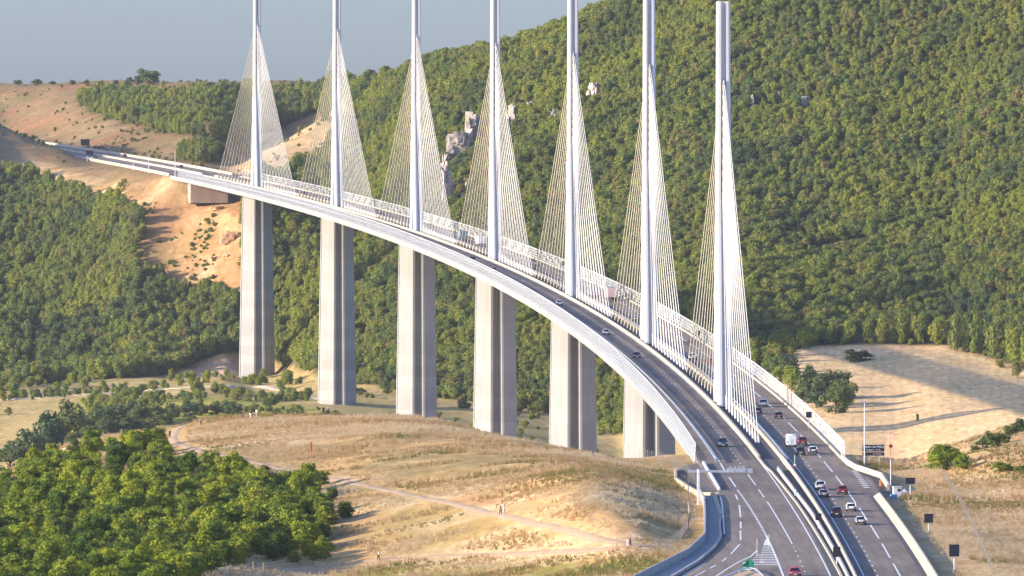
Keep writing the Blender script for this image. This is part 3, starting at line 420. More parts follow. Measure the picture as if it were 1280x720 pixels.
# ---------------------------------------------------------------- mesh and object helpers
class MB:
    """collects faces for ONE mesh object"""
    def __init__(self): self.v = []; self.f = []; self.m = []
    def add(self, vs, fs, mi=0):
        o = len(self.v); self.v += [tuple(p) for p in vs]; self.f += [tuple(o+i for i in f) for f in fs]; self.m += [mi]*len(fs); return self
    def box(self, c, s, rz=0.0, mi=0, taper=1.0):
        x, y, z = s[0]/2, s[1]/2, s[2]/2; ca, sa = math.cos(rz), math.sin(rz); vs = []
        for k, (a, b_, d) in enumerate([(-1,-1,-1),(1,-1,-1),(1,1,-1),(-1,1,-1),(-1,-1,1),(1,-1,1),(1,1,1),(-1,1,1)]):
            t = taper if d > 0 else 1.0
            px, py = a*x*t, b_*y*t
            vs.append((c[0]+px*ca-py*sa, c[1]+px*sa+py*ca, c[2]+d*z))
        return self.add(vs, [(0,3,2,1),(4,5,6,7),(0,1,5,4),(1,2,6,5),(2,3,7,6),(3,0,4,7)], mi)
    def tube(self, pts, r, n=6, mi=0, cap=True):
        pts = [Vector(p) for p in pts]; rs = r if isinstance(r, (list, tuple)) else [r]*len(pts); vs = []; fs = []
        for i, p in enumerate(pts):
            d = (pts[min(i+1, len(pts)-1)]-pts[max(i-1, 0)]).normalized()
            a = d.cross(Vector((0, 0, 1)))
            if a.length < 1e-3: a = d.cross(Vector((0, 1, 0)))
            a.normalize(); b_ = d.cross(a)
            for k in range(n):
                t = 2*math.pi*k/n; vs.append(p+(a*math.cos(t)+b_*math.sin(t))*rs[i])
        for i in range(len(pts)-1):
            for k in range(n): fs.append((i*n+k, i*n+(k+1) % n, (i+1)*n+(k+1) % n, (i+1)*n+k))
        if cap: fs += [tuple(range(n)), tuple((len(pts)-1)*n+k for k in reversed(range(n)))]
        return self.add(vs, fs, mi)
    def prism(self, poly, axis, a, b_, mi=0):
        """polygon of (u,v) swept along x (axis 0), y (1) or z (2) from a to b_"""
        def P(u, v, w): return (w, u, v) if axis == 0 else ((u, w, v) if axis == 1 else (u, v, w))
        n = len(poly); vs = [P(u, v, a) for u, v in poly]+[P(u, v, b_) for u, v in poly]
        fs = [tuple(range(n)), tuple(range(2*n-1, n-1, -1))]+[(i, i+n, (i+1) % n+n, (i+1) % n) for i in range(n)]
        return self.add(vs, fs, mi)
    def loft(self, rings, closed=True, cap=False, mi=0):
        n = len(rings[0]); vs = [p for r in rings for p in r]; fs = []
        for i in range(len(rings)-1):
            for k in range(n if closed else n-1):
                fs.append((i*n+k, i*n+(k+1) % n, (i+1)*n+(k+1) % n, (i+1)*n+k))
        if cap: fs += [tuple(range(n))[::-1], tuple((len(rings)-1)*n+k for k in range(n))]
        return self.add(vs, fs, mi)
    def mesh(self, name, mats, smooth=False, bevel=0.0):
        me = bpy.data.meshes.new(name); me.from_pydata(self.v, [], self.f)
        for mm in (mats if isinstance(mats, (list, tuple)) else [mats]): me.materials.append(MAT[mm])
        if len(me.materials) > 1: me.polygons.foreach_set('material_index', self.m)
        bm = bmesh.new(); bm.from_mesh(me)
        bmesh.ops.recalc_face_normals(bm, faces=bm.faces)
        if bevel: bmesh.ops.bevel(bm, geom=list(bm.edges), offset=bevel, segments=2, profile=0.6, affect='EDGES', clamp_overlap=True)
        bm.to_mesh(me); bm.free()
        if smooth: me.polygons.foreach_set('use_smooth', [True]*len(me.polygons))
        me.update(); return me
    def build(self, name, mats, parent=None, smooth=False, bevel=0.0, loc=None, rz=0.0, kind=None):
        o = bpy.data.objects.new(name, self.mesh(name, mats, smooth, bevel)); COL.objects.link(o)
        if parent: o.parent = parent
        if loc is not None: o.location = loc
        if rz: o.rotation_euler[2] = rz
        if kind: o['kind'] = kind
        return o
def link_mesh(name, me, parent=None, loc=None, rot=None, scale=None):
    o = bpy.data.objects.new(name, me); COL.objects.link(o)
    if parent: o.parent = parent
    if loc is not None: o.location = loc
    if rot is not None: o.rotation_euler = rot
    if scale is not None: o.scale = scale
    return o
def tag(o, label, cat, group=None):
    o['label'] = label; o['category'] = cat
    if group: o['group'] = group
    return o
def thing(name, label, cat, loc=(0, 0, 0), rz=0.0, group=None, scale=None):
    o = bpy.data.objects.new(name, None); COL.objects.link(o); o.location = loc; o.rotation_euler[2] = rz
    if scale: o.scale = scale
    return tag(o, label, cat, group)
def copy_tree(o, parent=None):
    c = o.copy(); COL.objects.link(c)
    if parent: c.parent = parent
    for ch in list(o.children): copy_tree(ch, c)
    return c
def gz(x, y): return float(ground(np.array([x]), np.array([y]))[0])
def road_frame(s, off, h=0.0): return axis(s, off, h), s/RADIUS

# ---------------------------------------------------------------- ground
def in_poly(x, y, poly):
    c = np.zeros(x.shape, bool); n = len(poly); j = n-1
    for i in range(n):
        xi, yi = poly[i]; xj, yj = poly[j]
        if yi != yj: c ^= ((yi > y) != (yj > y)) & (x < (xj-xi)*(y-yi)/(yj-yi)+xi)
        j = i
    return c
def steps(*seg):
    out = []
    for a, b_, d in seg: out += list(np.arange(a, b_, d))
    return np.array(out+[seg[-1][1]], float)
gx = steps((-1600, -800, 100), (-800, -340, 20), (-340, -150, 5), (-150, 66, 2), (66, 330, 4), (330, 700, 20), (700, 1600, 100))
gy = steps((-2500, -1000, 60), (-1000, -420, 10), (-420, 320, 2.5), (320, 1300, 20), (1300, 2750, 4), (2750, 4700, 10), (4700, 8400, 150))
GX, GY = np.meshgrid(gx, gy)
GZ, GT, GD, GB = ground(GX, GY, True)
def blur(a, k=1):
    for _ in range(k):
        p = np.pad(a, 1, mode='edge'); a = (p[1:-1, 1:-1]*2+p[:-2, 1:-1]+p[2:, 1:-1]+p[1:-1, :-2]+p[1:-1, 2:])/6
    return a
def wood_zone(x, y, t, D, b):
    """where the hillsides are wooded (world x, y arrays)"""
    hill = (t > 10.02) & (t < 14.12) & (b > -0.33)
    left = in_poly(x, y, LEFT_WOOD) | in_poly(x, y, MID_WOOD)
    back = in_poly(x, y, BACK_WOOD) | in_poly(x, y, SMALL_WOOD)
    bare = in_poly(x, y, SPUR) | in_poly(x, y, RED_SOIL) | in_poly(x, y, PINK_SOIL) | in_poly(x, y, PINK_SOIL_B) | in_poly(x, y, GULLY)
    s, off = axis_coords(x, y)
    return ((hill & (D > 3300)) | left | back) & ~bare
def albedo():
    x, y, t, D, b = GX, GY, GT, GD, GB
    n1 = vnoise(x, y, 30, 21); n2 = vnoise(x, y, 11, 22); n3 = vnoise(x, y, 85, 23)
    C = np.zeros(x.shape+(3,)); C[:] = (0.48, 0.318, 0.140)
    def put(mask, col, soft=1, amt=1.0):
        w = (blur(mask.astype(float), soft)*amt)[..., None]; C[:] = C*(1-w)+np.array(col)*w
    put(n1+n2*0.7 > 0.16, (0.50, 0.36, 0.20), 1); put(n1-n2*0.8 < -0.22, (0.36, 0.25, 0.11), 1)
    put((D > 2600) & (t > 8) & (t < 10.1) & (b < 2.05), (0.42, 0.325, 0.135), 2)             # olive grass beyond the river
    put((D > 2600) & (t > 8) & (t < 10.1) & (b < 2.05) & (n1+n2 > 0.1), (0.42, 0.32, 0.14), 1)
    put((D > 2600) & (t > 7.4) & (t < 10.04) & (b > 2.05+0.15*n3), (0.66, 0.465, 0.25), 2)   # stubble field
    put(in_poly(x, y, LUSH), (0.34, 0.31, 0.07), 2); put(in_poly(x, y, PINK_SOIL) | in_poly(x, y, PINK_SOIL_B), (0.50, 0.34, 0.25), 1)
    far_brown = (t > 11.2) & (b < -0.1)
    put(far_brown, (0.235, 0.165, 0.080), 1); put(far_brown & (n1*1.2+n2 < -0.14), (0.25, 0.185, 0.08), 1); put(far_brown & (n1-n2 > 0.30), (0.30, 0.165, 0.085), 1); put(far_brown & (n2+n3*.6 > 0.34), (0.33, 0.235, 0.13), 1)
    dk = (t > 10.9) & (t < 12.2) & (b < -2.2) & (D > 4300); put(dk, (0.27, 0.18, 0.10), 2)
    put(in_poly(x, y, RED_SOIL), (0.36, 0.205, 0.10), 1); put(in_poly(x, y, RED_SOIL) & (n2+n3*.5 > .18), (0.44, 0.29, 0.17), 1); put(in_poly(x, y, RED_SOIL) & (n1+n2 < -0.12), (0.33, 0.21, 0.095), 1)
    put(in_poly(x, y, PALE_CUT), (0.52, 0.31, 0.16), 1)
    put(in_poly(x, y, SPUR), (0.45, 0.31, 0.17), 1)
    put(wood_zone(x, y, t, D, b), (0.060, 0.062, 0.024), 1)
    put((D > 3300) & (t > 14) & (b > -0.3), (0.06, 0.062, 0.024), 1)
    put(in_poly(x, y, GREEN_NEAR), (0.28, 0.245, 0.065), 3); put(in_poly(x, y, GREEN_MID), (0.30, 0.235, 0.075), 4, 0.5)
    put(in_poly(x, y, GREY_GRASS), (0.31, 0.245, 0.11), 4, 0.5); put(in_poly(x, y, ORANGE_SOIL), (0.50, 0.31, 0.16), 1, 0.85)
    put(in_poly(x, y, SCRUB), (0.25, 0.185, 0.07), 3); put(in_poly(x, y, CLEARING), (0.50, 0.36, 0.22), 1)
    s, off = axis_coords(x, y)
    put((D < 2300) & (off > 16) & (n1+n2*.5 > 0.1), (0.50, 0.34, 0.19), 2); put((D < 2300) & (off > 16) & (n2*1.2-n1 < -0.40), (0.34, 0.27, 0.09), 2, 0.7); put((D < 2300) & (off > 16), (0.50, 0.335, 0.175), 2, 0.5)
    put((D < 2300) & (off < -16) & (n3+n2*.6 < -0.2) , (0.36, 0.27, 0.10), 3, 0.6); put((D < 2300) & (n1*.7+n2 > 0.2), (0.56, 0.42, 0.235), 1, 0.5); put((D < 2300) & (n2-n3 > 0.3), (0.48, 0.29, 0.13), 1, 0.6)
    put((D < 2300) & (t > 5.6) & (b < 1.3), (0.47, 0.31, 0.15), 4, 0.5)
    return C
def ground_mesh():
    ny, nx = GX.shape
    co = np.stack([GX, GY, GZ], -1).reshape(-1, 3)
    idx = np.arange(ny*nx).reshape(ny, nx)
    q = np.stack([idx[:-1, :-1], idx[:-1, 1:], idx[1:, 1:], idx[1:, :-1]], -1).reshape(-1)
    me = bpy.data.meshes.new('ground'); nf = (ny-1)*(nx-1)
    me.vertices.add(ny*nx); me.vertices.foreach_set('co', co.ravel())
    me.loops.add(nf*4); me.loops.foreach_set('vertex_index', q)
    me.polygons.add(nf); me.polygons.foreach_set('loop_start', np.arange(nf)*4)
    me.polygons.foreach_set('use_smooth', np.ones(nf, bool))
    me.update(calc_edges=True)
    a = me.attributes.new('soil_colour', 'FLOAT_COLOR', 'POINT')
    a.data.foreach_set('color', np.concatenate([albedo().reshape(-1, 3), np.ones((ny*nx, 1))], 1).ravel())
    fld = blur(((GD > 2600) & (GT > 7.4) & (GT < 10.04) & (GB > 2.2)).astype(float), 2)
    me.attributes.new('stubble', 'FLOAT', 'POINT').data.foreach_set('value', fld.ravel().astype(np.float32))
    me.materials.append(MAT['ground'])
    o = bpy.data.objects.new('ground', me); COL.objects.link(o); o['kind'] = 'structure'
    return o
ground_mesh()

def draped_ribbon(name, pts, width, material, lift=0.12, kind='structure'):
    """a path laid on the ground along world points"""
    P = np.array(pts, float); d = np.gradient(P, axis=0); d /= np.maximum(np.hypot(d[:, 0], d[:, 1]), 1e-6)[:, None]
    # resample at about 2 m
    L = np.concatenate([[0], np.cumsum(np.hypot(*np.diff(P, axis=0).T))]); n = max(2, int(L[-1]/2.0)); u = np.linspace(0, L[-1], n)
    X = np.interp(u, L, P[:, 0]); Y = np.interp(u, L, P[:, 1])
    for _ in range(4):
        X[1:-1] = (X[:-2]+2*X[1:-1]+X[2:])/4; Y[1:-1] = (Y[:-2]+2*Y[1:-1]+Y[2:])/4
    dx = np.gradient(X); dy = np.gradient(Y); l = np.hypot(dx, dy); nx_ = dy/l; ny_ = -dx/l
    W = width*(1+0.12*np.array([random.uniform(-1, 1) for _ in u])); rows = []
    offs = (-0.5, -0.25, 0, 0.25, 0.5)
    Z = [ground(X+nx_*W*o_, Y+ny_*W*o_)+(lift if abs(o_) < 0.4 else 0.02) for o_ in offs]
    rings = [[(X[i]+nx_[i]*W[i]*o_, Y[i]+ny_[i]*W[i]*o_, Z[k][i]) for k, o_ in enumerate(offs)] for i in range(n)]
    return MB().loft(rings, closed=False).build(name, material, smooth=True, kind=kind)
draped_ribbon('footpath', PATH_MAIN, 1.8, 'path_gravel')
draped_ribbon('footpath', PATH_LOW, 1.8, 'path_earth')
draped_ribbon('footpath', PATH_CREST, 7.0, 'tan_soil')
draped_ribbon('footpath', PATH_FAR, 4.0, 'stony_track', 0.3)

# ---------------------------------------------------------------- motorway
def pw(s, table): return float(np.interp(s, *table))
PAVE_LEFT = ([-1000, -500, -370, -336, -300, -272, -235, -205, -147, -130, -30, 3900], [-30, -36, -24.8, -20.9, -17.8, -16.1, -15.4, -14.7, -13.8, -13.6, -14.3, -14.3])
PAVE_RIGHT = ([-1000, -150, -147, -128, -124, -87, -57, -40, 3900], [13.9, 13.9, 16.2, 17.4, 17.6, 18.0, 14.6, 14.2, 14.3])
def srange(a, b_, d): return list(np.arange(a, b_, d))+[b_]
def ribbon(mb, s_list, prof, mi=0, closed=True, cap=True):
    """loft a cross-section prof(s) -> [(off,h)...] along the motorway"""
    return mb.loft([[axis(s, o_, h) for o_, h in prof(s)] for s in s_list], closed, cap, mi)
S_ROAD = srange(-900, -420, 20)[:-1]+srange(-420, 0, 4)[:-1]+srange(0, 3420, 15)
def lerp(a, b_, n): return [a+(b_-a)*i/n for i in range(n+1)]
def road_sheet():
    offs = None; mb = MB(); vals = []; rings = []
    for s in S_ROAD:
        l, r = pw(s, PAVE_LEFT), pw(s, PAVE_RIGHT); cols_ = lerp(l, -11.0, 6)[:-1]+lerp(-11.0, 11.0, 22)[:-1]+lerp(11.0, r, 3)
        rings.append([axis(s, l-0.05, -0.7)]+[axis(s, o_, 0) for o_ in cols_]+[axis(s, r+0.05, -0.7)]); vals += [l]+cols_+[r]
    mb.loft(rings, closed=False)
    me = mb.mesh('road', 'asphalt', True)
    a = me.attributes.new('road_offset', 'FLOAT', 'POINT'); a.data.foreach_set('value', vals)
    return link_mesh('road', me)
road_obj = road_sheet(); road_obj['kind'] = 'structure'
# lay-by beside the bridge head
mb = MB(); bay = [(-34, -14.2), (-60, -13.6), (-95, -13.5), (-130, -13.4), (-146, -13.6), (-147, -17.2), (-120, -18.6), (-95, -20.0), (-62, -19.2), (-40, -16.5)]
mb.add([axis(s, o_, -0.012) for s, o_ in bay], [tuple(range(len(bay)))]); lb = mb.build('lay_by', 'asphalt'); lb['kind'] = 'structure'

marks = thing('road_marking', 'white painted lane lines on the grey motorway', 'road marking'); marks['kind'] = 'structure'
def paint(name, polyline, width, h=0.02, step=6.0):
    pts = []
    for (s0, o0), (s1, o1) in zip(polyline[:-1], polyline[1:]):
        k = max(1, int(abs(s1-s0)/step)); pts += [(s0+(s1-s0)*i/k, o0+(o1-o0)*i/k) for i in range(k)]
    pts.append(polyline[-1])
    return MB().loft([[axis(s, o_-width/2, h), axis(s, o_+width/2, h)] for s, o_ in pts], closed=False)
def paint_line(name, polyline, width): paint(name, polyline, width).build(name, 'marking', marks)
def paint_dashes(name, table, a, b_, on, period, width):
    s = a
    while s < b_:
        e = min(s+on, b_)
        paint(name, [(s, pw(s, table)), (e, pw(e, table))], width).build(name, 'marking', marks) if s < 450 else far_dash.append((s, e, table, width))
        s += period
far_dash = []
LIN = ([-1000, -370, -172, -50, 150, 3900], [-1.0, -1.3, -1.9, -2.2, -2.6, -2.75])     # inner edge line, oncoming side
paint_line('edge_line', [(s, pw(s, LIN)) for s in srange(-700, 3800, 25)], 0.24)
LSEP = ([-1000, -360, -289, -175, -75, 200, 3900], [-4.8, -5.0, -5.1, -5.6, -6.2, -6.3, -6.4])
paint_line('lane_line', [(-165, -5.65), (-230, -5.35), (-289, -5.1)], 0.22)
paint_line('lane_line', [(-75, -6.2), (-112, -6.0)], 0.22); paint_line('lane_line', [(-126, -5.95), (-152, -5.75)], 0.22)
paint_dashes('lane_dash', LSEP, -700, -296, 3, 13, 0.2); paint_dashes('lane_dash', LSEP, -62, 3700, 3, 13, 0.2)
paint_line('edge_line', [(-30, -10.0), (3700, -10.3)], 0.24)
paint_line('edge_line', [(-34, -10.0), (-68, -10.1)], 0.3); paint_line('lane_line', [(-84, -10.0), (-118, -9.8)], 0.26)
DENSE = ([-270, -178, -130], [-8.7, -9.3, -9.75]); paint_dashes('lane_dash', DENSE, -268, -126, 3, 4.6, 0.34)
for a, b_ in (((-143, -10.6), (-160, -10.7)), ((-176, -10.9), (-214, -11.7)), ((-226, -12.0), (-246, -12.5)), ((-252, -12.7), (-279, -13.3)), ((-290, -13.7), (-316, -15.7)), ((-326, -16.6), (-334, -17.4)), ((-344, -18.6), (-352, -19.6)), ((-358, -20.4), (-374, -22.6)), ((-386, -24.2), (-410, -27.5))): paint_line('lane_line', [a, b_], 0.26)
paint_line('edge_line', [(-150, -13.5), (-172, -13.8), (-235, -15.1), (-262, -15.6)], 0.26)
paint_line('edge_line', [(-340, -20.3), (-372, -24.2), (-420, -30)], 0.26)
paint_line('edge_line', [(-306, -11.2), (-322, -12.6), (-336, -14.8), (-352, -16.8), (-370, -18.8), (-410, -24)], 0.28)
paint_line('edge_line', [(-268, -8.75), (-300, -8.65), (-364, -8.6), (-700, -8.4)], 0.32)
mb = MB(); mb.add([axis(-270, -8.75, 0.016), axis(-292, -9.9, 0.016), axis(-292, -8.72, 0.016)], [(0, 1, 2)]); mb.build('gore_triangle', 'marking', marks)
for i in range(12):
    s = -294-i*4.4; w0 = -10.0-(i*0.16); paint_line('gore_bar', [(s, 0), (s-0.001, 0)], 0.1) if False else MB().add([axis(s, w0, 0.014), axis(s, -8.8, 0.014), axis(s-1.3, -8.8, 0.014), axis(s-1.3, w0-.06, 0.014)], [(0, 1, 2, 3)]).build('gore_bar', 'marking', marks)
for s in (-318, -324, -330, -336, -342): MB().add([axis(s, -11.6-(-318-s)*.07, 0.014), axis(s, -10.8, 0.014), axis(s-1.5, -10.8, 0.014), axis(s-1.5, -11.8-(-318-s)*.07, 0.014)], [(0, 1, 2, 3)]).build('gore_bar', 'marking', marks)
RSEP = ([-1000, -360, -175, 140, 3900], [6.0, 6.0, 6.2, 6.7, 6.8]); paint_dashes('lane_dash', RSEP, -700, 3700, 3, 12.6, 0.22)
RSH = ([-1000, -350, -175, 140, 3900], [9.4, 9.5, 9.8, 10.2, 10.3]); paint_dashes('shoulder_dash', RSH, -690, 3700, 38, 52, 0.26)
paint_line('edge_line', [(-700, 3.9), (3700, 3.6)], 0.2)
for i in range(9): MB().add([axis(-62-i*7.0, 13.7-0.05*i, 0.014), axis(-62-i*7.0, 14.8-0.05*i, 0.014), axis(-64.2-i*7.0, 14.8-0.05*i, 0.014), axis(-64.2-i*7.0, 13.7-0.05*i, 0.014)], [(0, 1, 2, 3)]).build('bay_bar', 'marking', marks)
mb = MB()
for s, e, tb, w in far_dash: mb.add([axis(s, pw(s, tb)-w/2, 0.02), axis(s, pw(s, tb)+w/2, 0.02), axis(e, pw(e, tb)+w/2, 0.02), axis(e, pw(e, tb)-w/2, 0.02)], [(0, 1, 2, 3)])
mb.build('distant_dash', 'marking', marks, kind='stuff')

# roadside concrete at the near end: walls, kerbs, gutters, median
def wall(name, table, s0, s1, base_w, top_w, h, mat, h0=-0.5, step=8, label=None, cat=None, parent=None):
    def prof(s):
        o_ = pw(s, table); return [(o_-base_w/2, h0), (o_+base_w/2, h0), (o_+base_w/2*0.9, h*0.35), (o_+top_w/2, h), (o_-top_w/2, h), (o_-base_w/2*0.9, h*0.35)]
    o = ribbon(MB(), srange(s0, s1, step), prof).build(name, mat, parent)
    if label: tag(o, label, cat)
    return o
tag(ribbon(MB(), srange(-900, -149, 8), lambda s: [(13.75, 0.0), (14.75, 0.75), (15.0, 0.75), (15.4, -0.7), (13.75, -0.4)]).build('concrete_barrier', 'cream_concrete'), 'long cream sloping concrete barrier along the outer shoulder of the outbound lanes', 'barrier')
wall('concrete_barrier', ([-129, -124, -87, -57, -40, -18], [17.3, 17.7, 18.1, 14.7, 14.0, 13.9]), -129, -18, 0.7, 0.35, 1.0, 'cream_concrete', step=3, label='cream concrete barrier bending round the lay-by before the bridge', cat='barrier')
wall('retaining_wall', ([-500, -420, -370, -320, -278, -172, -147], [-48, -36, -29.4, -22.6, -19.2, -16.9, -17.0]), -500, -146, 0.4, 0.28, 1.2, 'grey_concrete', step=4, label='grey concrete wall beside the shaded gutter of the slip road', cat='wall')
wall('kerb_wall', ([-420, -370, -336, -300, -272, -235, -214], [-31, -25.2, -21.2, -18.1, -16.4, -15.8, -15.2]), -420, -214, 0.55, 0.4, 0.4, 'grey_concrete', step=4, label='low cream kerb wall curving along the slip road edge', cat='kerb')
wall('kerb_wall', ([-206, -146], [-14.9, -14.5]), -206, -146, 0.9, 0.8, 0.16, 'cream_concrete', step=6, label='pale concrete strip in the shade beside the slip road start', cat='kerb')
wall('kerb_wall', ([-147, -143, -120, -95, -62], [-13.7, -17.0, -18.7, -20.1, -19.3]), -147, -60, 0.6, 0.45, 0.55, 'cream_concrete', step=2, label='low cream wall round the empty lay-by under the gantry', cat='kerb')
wall('kerb_wall', ([-128, -58], [-13.1, -13.3]), -128, -36, 0.45, 0.35, 0.5, 'white_steel', step=6, label='white kerb running from the bridge end past the gantry beam', cat='kerb')
g = ribbon(MB(), srange(-900, -146, 8), lambda s: [(12.95, 0.03), (13.65, 0.03), (13.65, -0.1), (12.95, -0.1)]).build('gutter', 'dark_strip'); g['kind'] = 'structure'
g = ribbon(MB(), srange(-420, -147, 4), lambda s: [(pw(s, PAVE_LEFT)-0.6, -0.02), (pw(s, ([-420, -370, -320, -278, -172, -147], [-36, -29.2, -22.4, -19.0, -16.7, -16.8])), -0.1), (pw(s, PAVE_LEFT)-0.6, -0.3)]).build('gutter', 'grey_concrete'); g['kind'] = 'structure'
# median furniture beyond the bridge
wall('median_barrier', ([-900, -60, -20], [2.35, 2.25, 2.25]), -900, -20, 0.65, 0.28, 0.95, 'cream_concrete', step=12, label='cream concrete barrier dividing the two carriageways in front of the bridge', cat='barrier')
wall('median_kerb', ([-900, -370, -172, -66, -48, -20], [0.7, 0.35, -0.6, -1.5, -1.95, -2.05]), -900, -20, 0.45, 0.35, 0.28, 'cream_concrete', step=6, label='pale kerb along the inner edge of the oncoming lanes', cat='kerb')
wall('median_barrier', ([-900, -370, -203, -150, -90], [1.35, 1.25, 0.75, 0.3, 0.0]), -900, -60, 0.5, 0.28, 0.75, 'grey_concrete', step=8, label='lower grey concrete barrier beside the signs in the median', cat='barrier')
g = ribbon(MB(), srange(-900, 2460, 20), lambda s: [(-1.0, 0.012), (2.0, 0.012), (2.0, -0.1), (-1.0, -0.1)]).build('median_strip', 'dark_strip'); g['kind'] = 'structure'
# far approach beyond the bridge
for nm, t0, hh in (('roadside_barrier', 14.5, 1.2), ('roadside_barrier', -14.6, 0.9), ('roadside_barrier', 0.6, 1.0)):
    wall(nm, ([2400, 3900], [t0, t0]), 2493, 3400, 1.3 if t0 > 10 else 0.7, 0.9 if t0 > 10 else 0.4, hh, 'cream_concrete', step=25, label={14.5: 'pale barrier on the hill side of the road beyond the bridge', -14.6: 'pale barrier on the valley side of the road beyond the bridge', 0.6: 'pale central barrier on the road beyond the bridge'}[t0], cat='barrier')

# ---------------------------------------------------------------- viaduct
viaduct = thing('viaduct', 'long white multi-span cable-stayed viaduct curving away on tall concrete piers', 'bridge', axis(0, 0, 0))
V0 = Vector(axis(0, 0, 0))
def keep(o):
    """hang a part built in world coordinates under the viaduct"""
    o.parent = viaduct; o.location = (-V0.x, -V0.y, -V0.z); return o
S_DECK = srange(-26, 2488, 12)
keep(ribbon(MB(), S_DECK, lambda s: [(-14.75, -0.05), (-14.3, -0.03), (14.3, -0.03), (14.75, -0.05), (14.75, -0.5), (14.3, -1.9), (5, -4.2), (-5, -4.2), (-14.3, -1.9), (-14.75, -0.5)]).build('deck', 'deck_steel'))
keep(wall('median_parapet', ([0, 3000], [-2.1, -2.2]), -20, 2458, 0.5, 0.42, 0.8, 'cream_concrete', h0=0.0, step=12))
keep(wall('median_parapet', ([0, 3000], [2.25, 2.35]), -20, 2458, 0.5, 0.42, 0.8, 'cream_concrete', h0=0.0, step=12))
keep(wall('edge_kerb', ([0, 3000], [13.75, 13.75]), -18, 2458, 0.45, 0.35, 0.45, 'cream_concrete', h0=0.0, step=12))
keep(ribbon(MB(), srange(-34, 2458, 12), lambda s: [(-10.95, 0.62), (-10.75, 0.62), (-10.75, 0.95), (-10.95, 0.95)]).build('guard_rail', 'galvanised'))
keep(ribbon(MB(), srange(-34, 2458, 12), lambda s: [(2.75, 0.62), (2.9, 0.62), (2.9, 0.92), (2.75, 0.92)]).build('guard_rail', 'galvanised'))
mb = MB()
for s in srange(-34, 900, 4): mb.box(axis(s, -10.85, 0.3), (0.1, 0.1, 0.66))
keep(mb.build('rail_post', 'galvanised', kind='stuff'))
def screen(side, s0, s1):
    mb = MB()
    for z0, z1 in ((0.36, 0.76), (1.16, 1.56), (1.96, 2.36), (2.76, 3.16)):
        ss = [s0, (s0+s1)/2, s1]
        b0 = 14.62+0.10; b1 = 14.62-0.02
        mb.loft([[axis(s, side*b0, z0), axis(s, side*(b0+0.02), (z0+z1)/2), axis(s, side*b1, z1)] for s in ss], closed=False, mi=0)
    k = s0
    while k < s1-0.1:
        mb.tube([axis(k, side*14.55, -0.05), axis(k, side*14.50, 1.6), axis(k, side*14.40, 3.25)], 0.07, 4, 1); k += 5
    o = keep(mb.build('wind_screen', ['screen_acrylic', 'white_steel']))
for side in (-1, 1):
    a = -24 if side < 0 else -16
    while a < 2455: screen(side, a, min(a+30, 2456)); a += 30
    keep(ribbon(MB(), srange(-24 if side < 0 else -16, 2456, 12), lambda s: [(side*14.46, 3.22), (side*14.34, 3.22), (side*14.34, 3.34), (side*14.46, 3.34)]).build('screen_rail', 'white_steel'))

def pier_column(mb, H, front):
    """one of a pier's two columns: pointed prow with a groove, thickening downwards"""
    rings = []
    for z in [0, -H*0.25, -H*0.5, -H*0.75, -H]:
        k = 1+0.0028*(-z); w = 5.95*k; g1 = 1.95*k; g2 = 1.35*k; g3 = 0.40*k; yb = 1.5; yf = 4.4*k; yt = 8.6*k; yg = yt-1.9
        P = [(-w, yb), (-w, yf), (-g1, yt), (-g2, yt), (-g3, yg), (g3, yg), (g2, yt), (g1, yt), (w, yf), (w, yb)]
        rings.append([(u, v*(-1 if front else 1), z) for u, v in P])
    mb.loft(rings, True, True)
PYLON_S = [204+342*k for k in range(7)]
for k, s in enumerate(PYLON_S):
    p, th = road_frame(s, 0, -4.15)
    H = p[2]-min(gz(p[0]+a, p[1]+b_) for a in (-8, 0, 8) for b_ in (-10, 0, 10))+3
    top = bpy.data.objects.new('pier', None); COL.objects.link(top); top.parent = viaduct; top.location = Vector(p)-V0; top.rotation_euler[2] = th
    for fr in (True, False):
        mb = MB(); pier_column(mb, H, fr); mb.build('column', 'pier_concrete', top)
    mb = MB(); mb.box((0, -5.4, 0.25), (5.5, 2.4, 0.6)).box((0, 5.4, 0.25), (5.5, 2.4, 0.6)); mb.build('bearing', 'grey_concrete', top)
# pylons: two legs along the axis that meet in one grooved mast
def grooved(w, d):
    return [(-w, -d*0.55), (-w*0.72, -d), (-w*0.37, -d), (-w*0.35, -d+1.2), (w*0.35, -d+1.2), (w*0.37, -d), (w*0.72, -d), (w, -d*0.55), (w, d*0.55), (w*0.72, d), (w*0.37, d), (w*0.35, d-1.2), (-w*0.35, d-1.2), (-w*0.37, d), (-w*0.72, d), (-w, d*0.55)]
mast_me = MB(); rings = []
for z, w, d in ((36, 1.62, 3.6), (44, 1.60, 2.6), (60, 1.55, 2.2), (87, 1.45, 1.9)): rings.append([(u, v, z) for u, v in grooved(w, d)])
mast_me = mast_me.loft(rings, True, True).mesh('mast', 'white_steel')
def leg_mesh(sg):
    rings = []
    for z, yc in ((0, 7.75), (18, 4.9), (38.5, 1.7)): rings.append([(u, v+sg*yc, z) for u, v in grooved(1.66, 2.1)])
    return MB().loft(rings, True, True).mesh('leg', 'white_steel')
leg_me = [leg_mesh(-1), leg_mesh(1)]
def stay_mesh(sg, i):
    L = 23+14*i; hz = 46+2.3*i; mb = MB()
    a = Vector((-L*L/(2*RADIUS), sg*L, sg*L*SLOPE+0.1)); b_ = Vector((0, sg*(2.2 if hz > 60 else 2.6), hz))
    d = (b_-a).normalized()
    for ox in (-0.27, 0.27):
        o_ = Vector((ox, 0, 0)); mb.tube([a+o_, b_+o_*0.8], 0.088, 5); mb.tube([a+o_, a+o_+d*3.4], [0.21, 0.18], 6)
    return mb.mesh('stay_cable', 'cable_white')
stays = [stay_mesh(sg, i) for sg in (-1, 1) for i in range(11)]
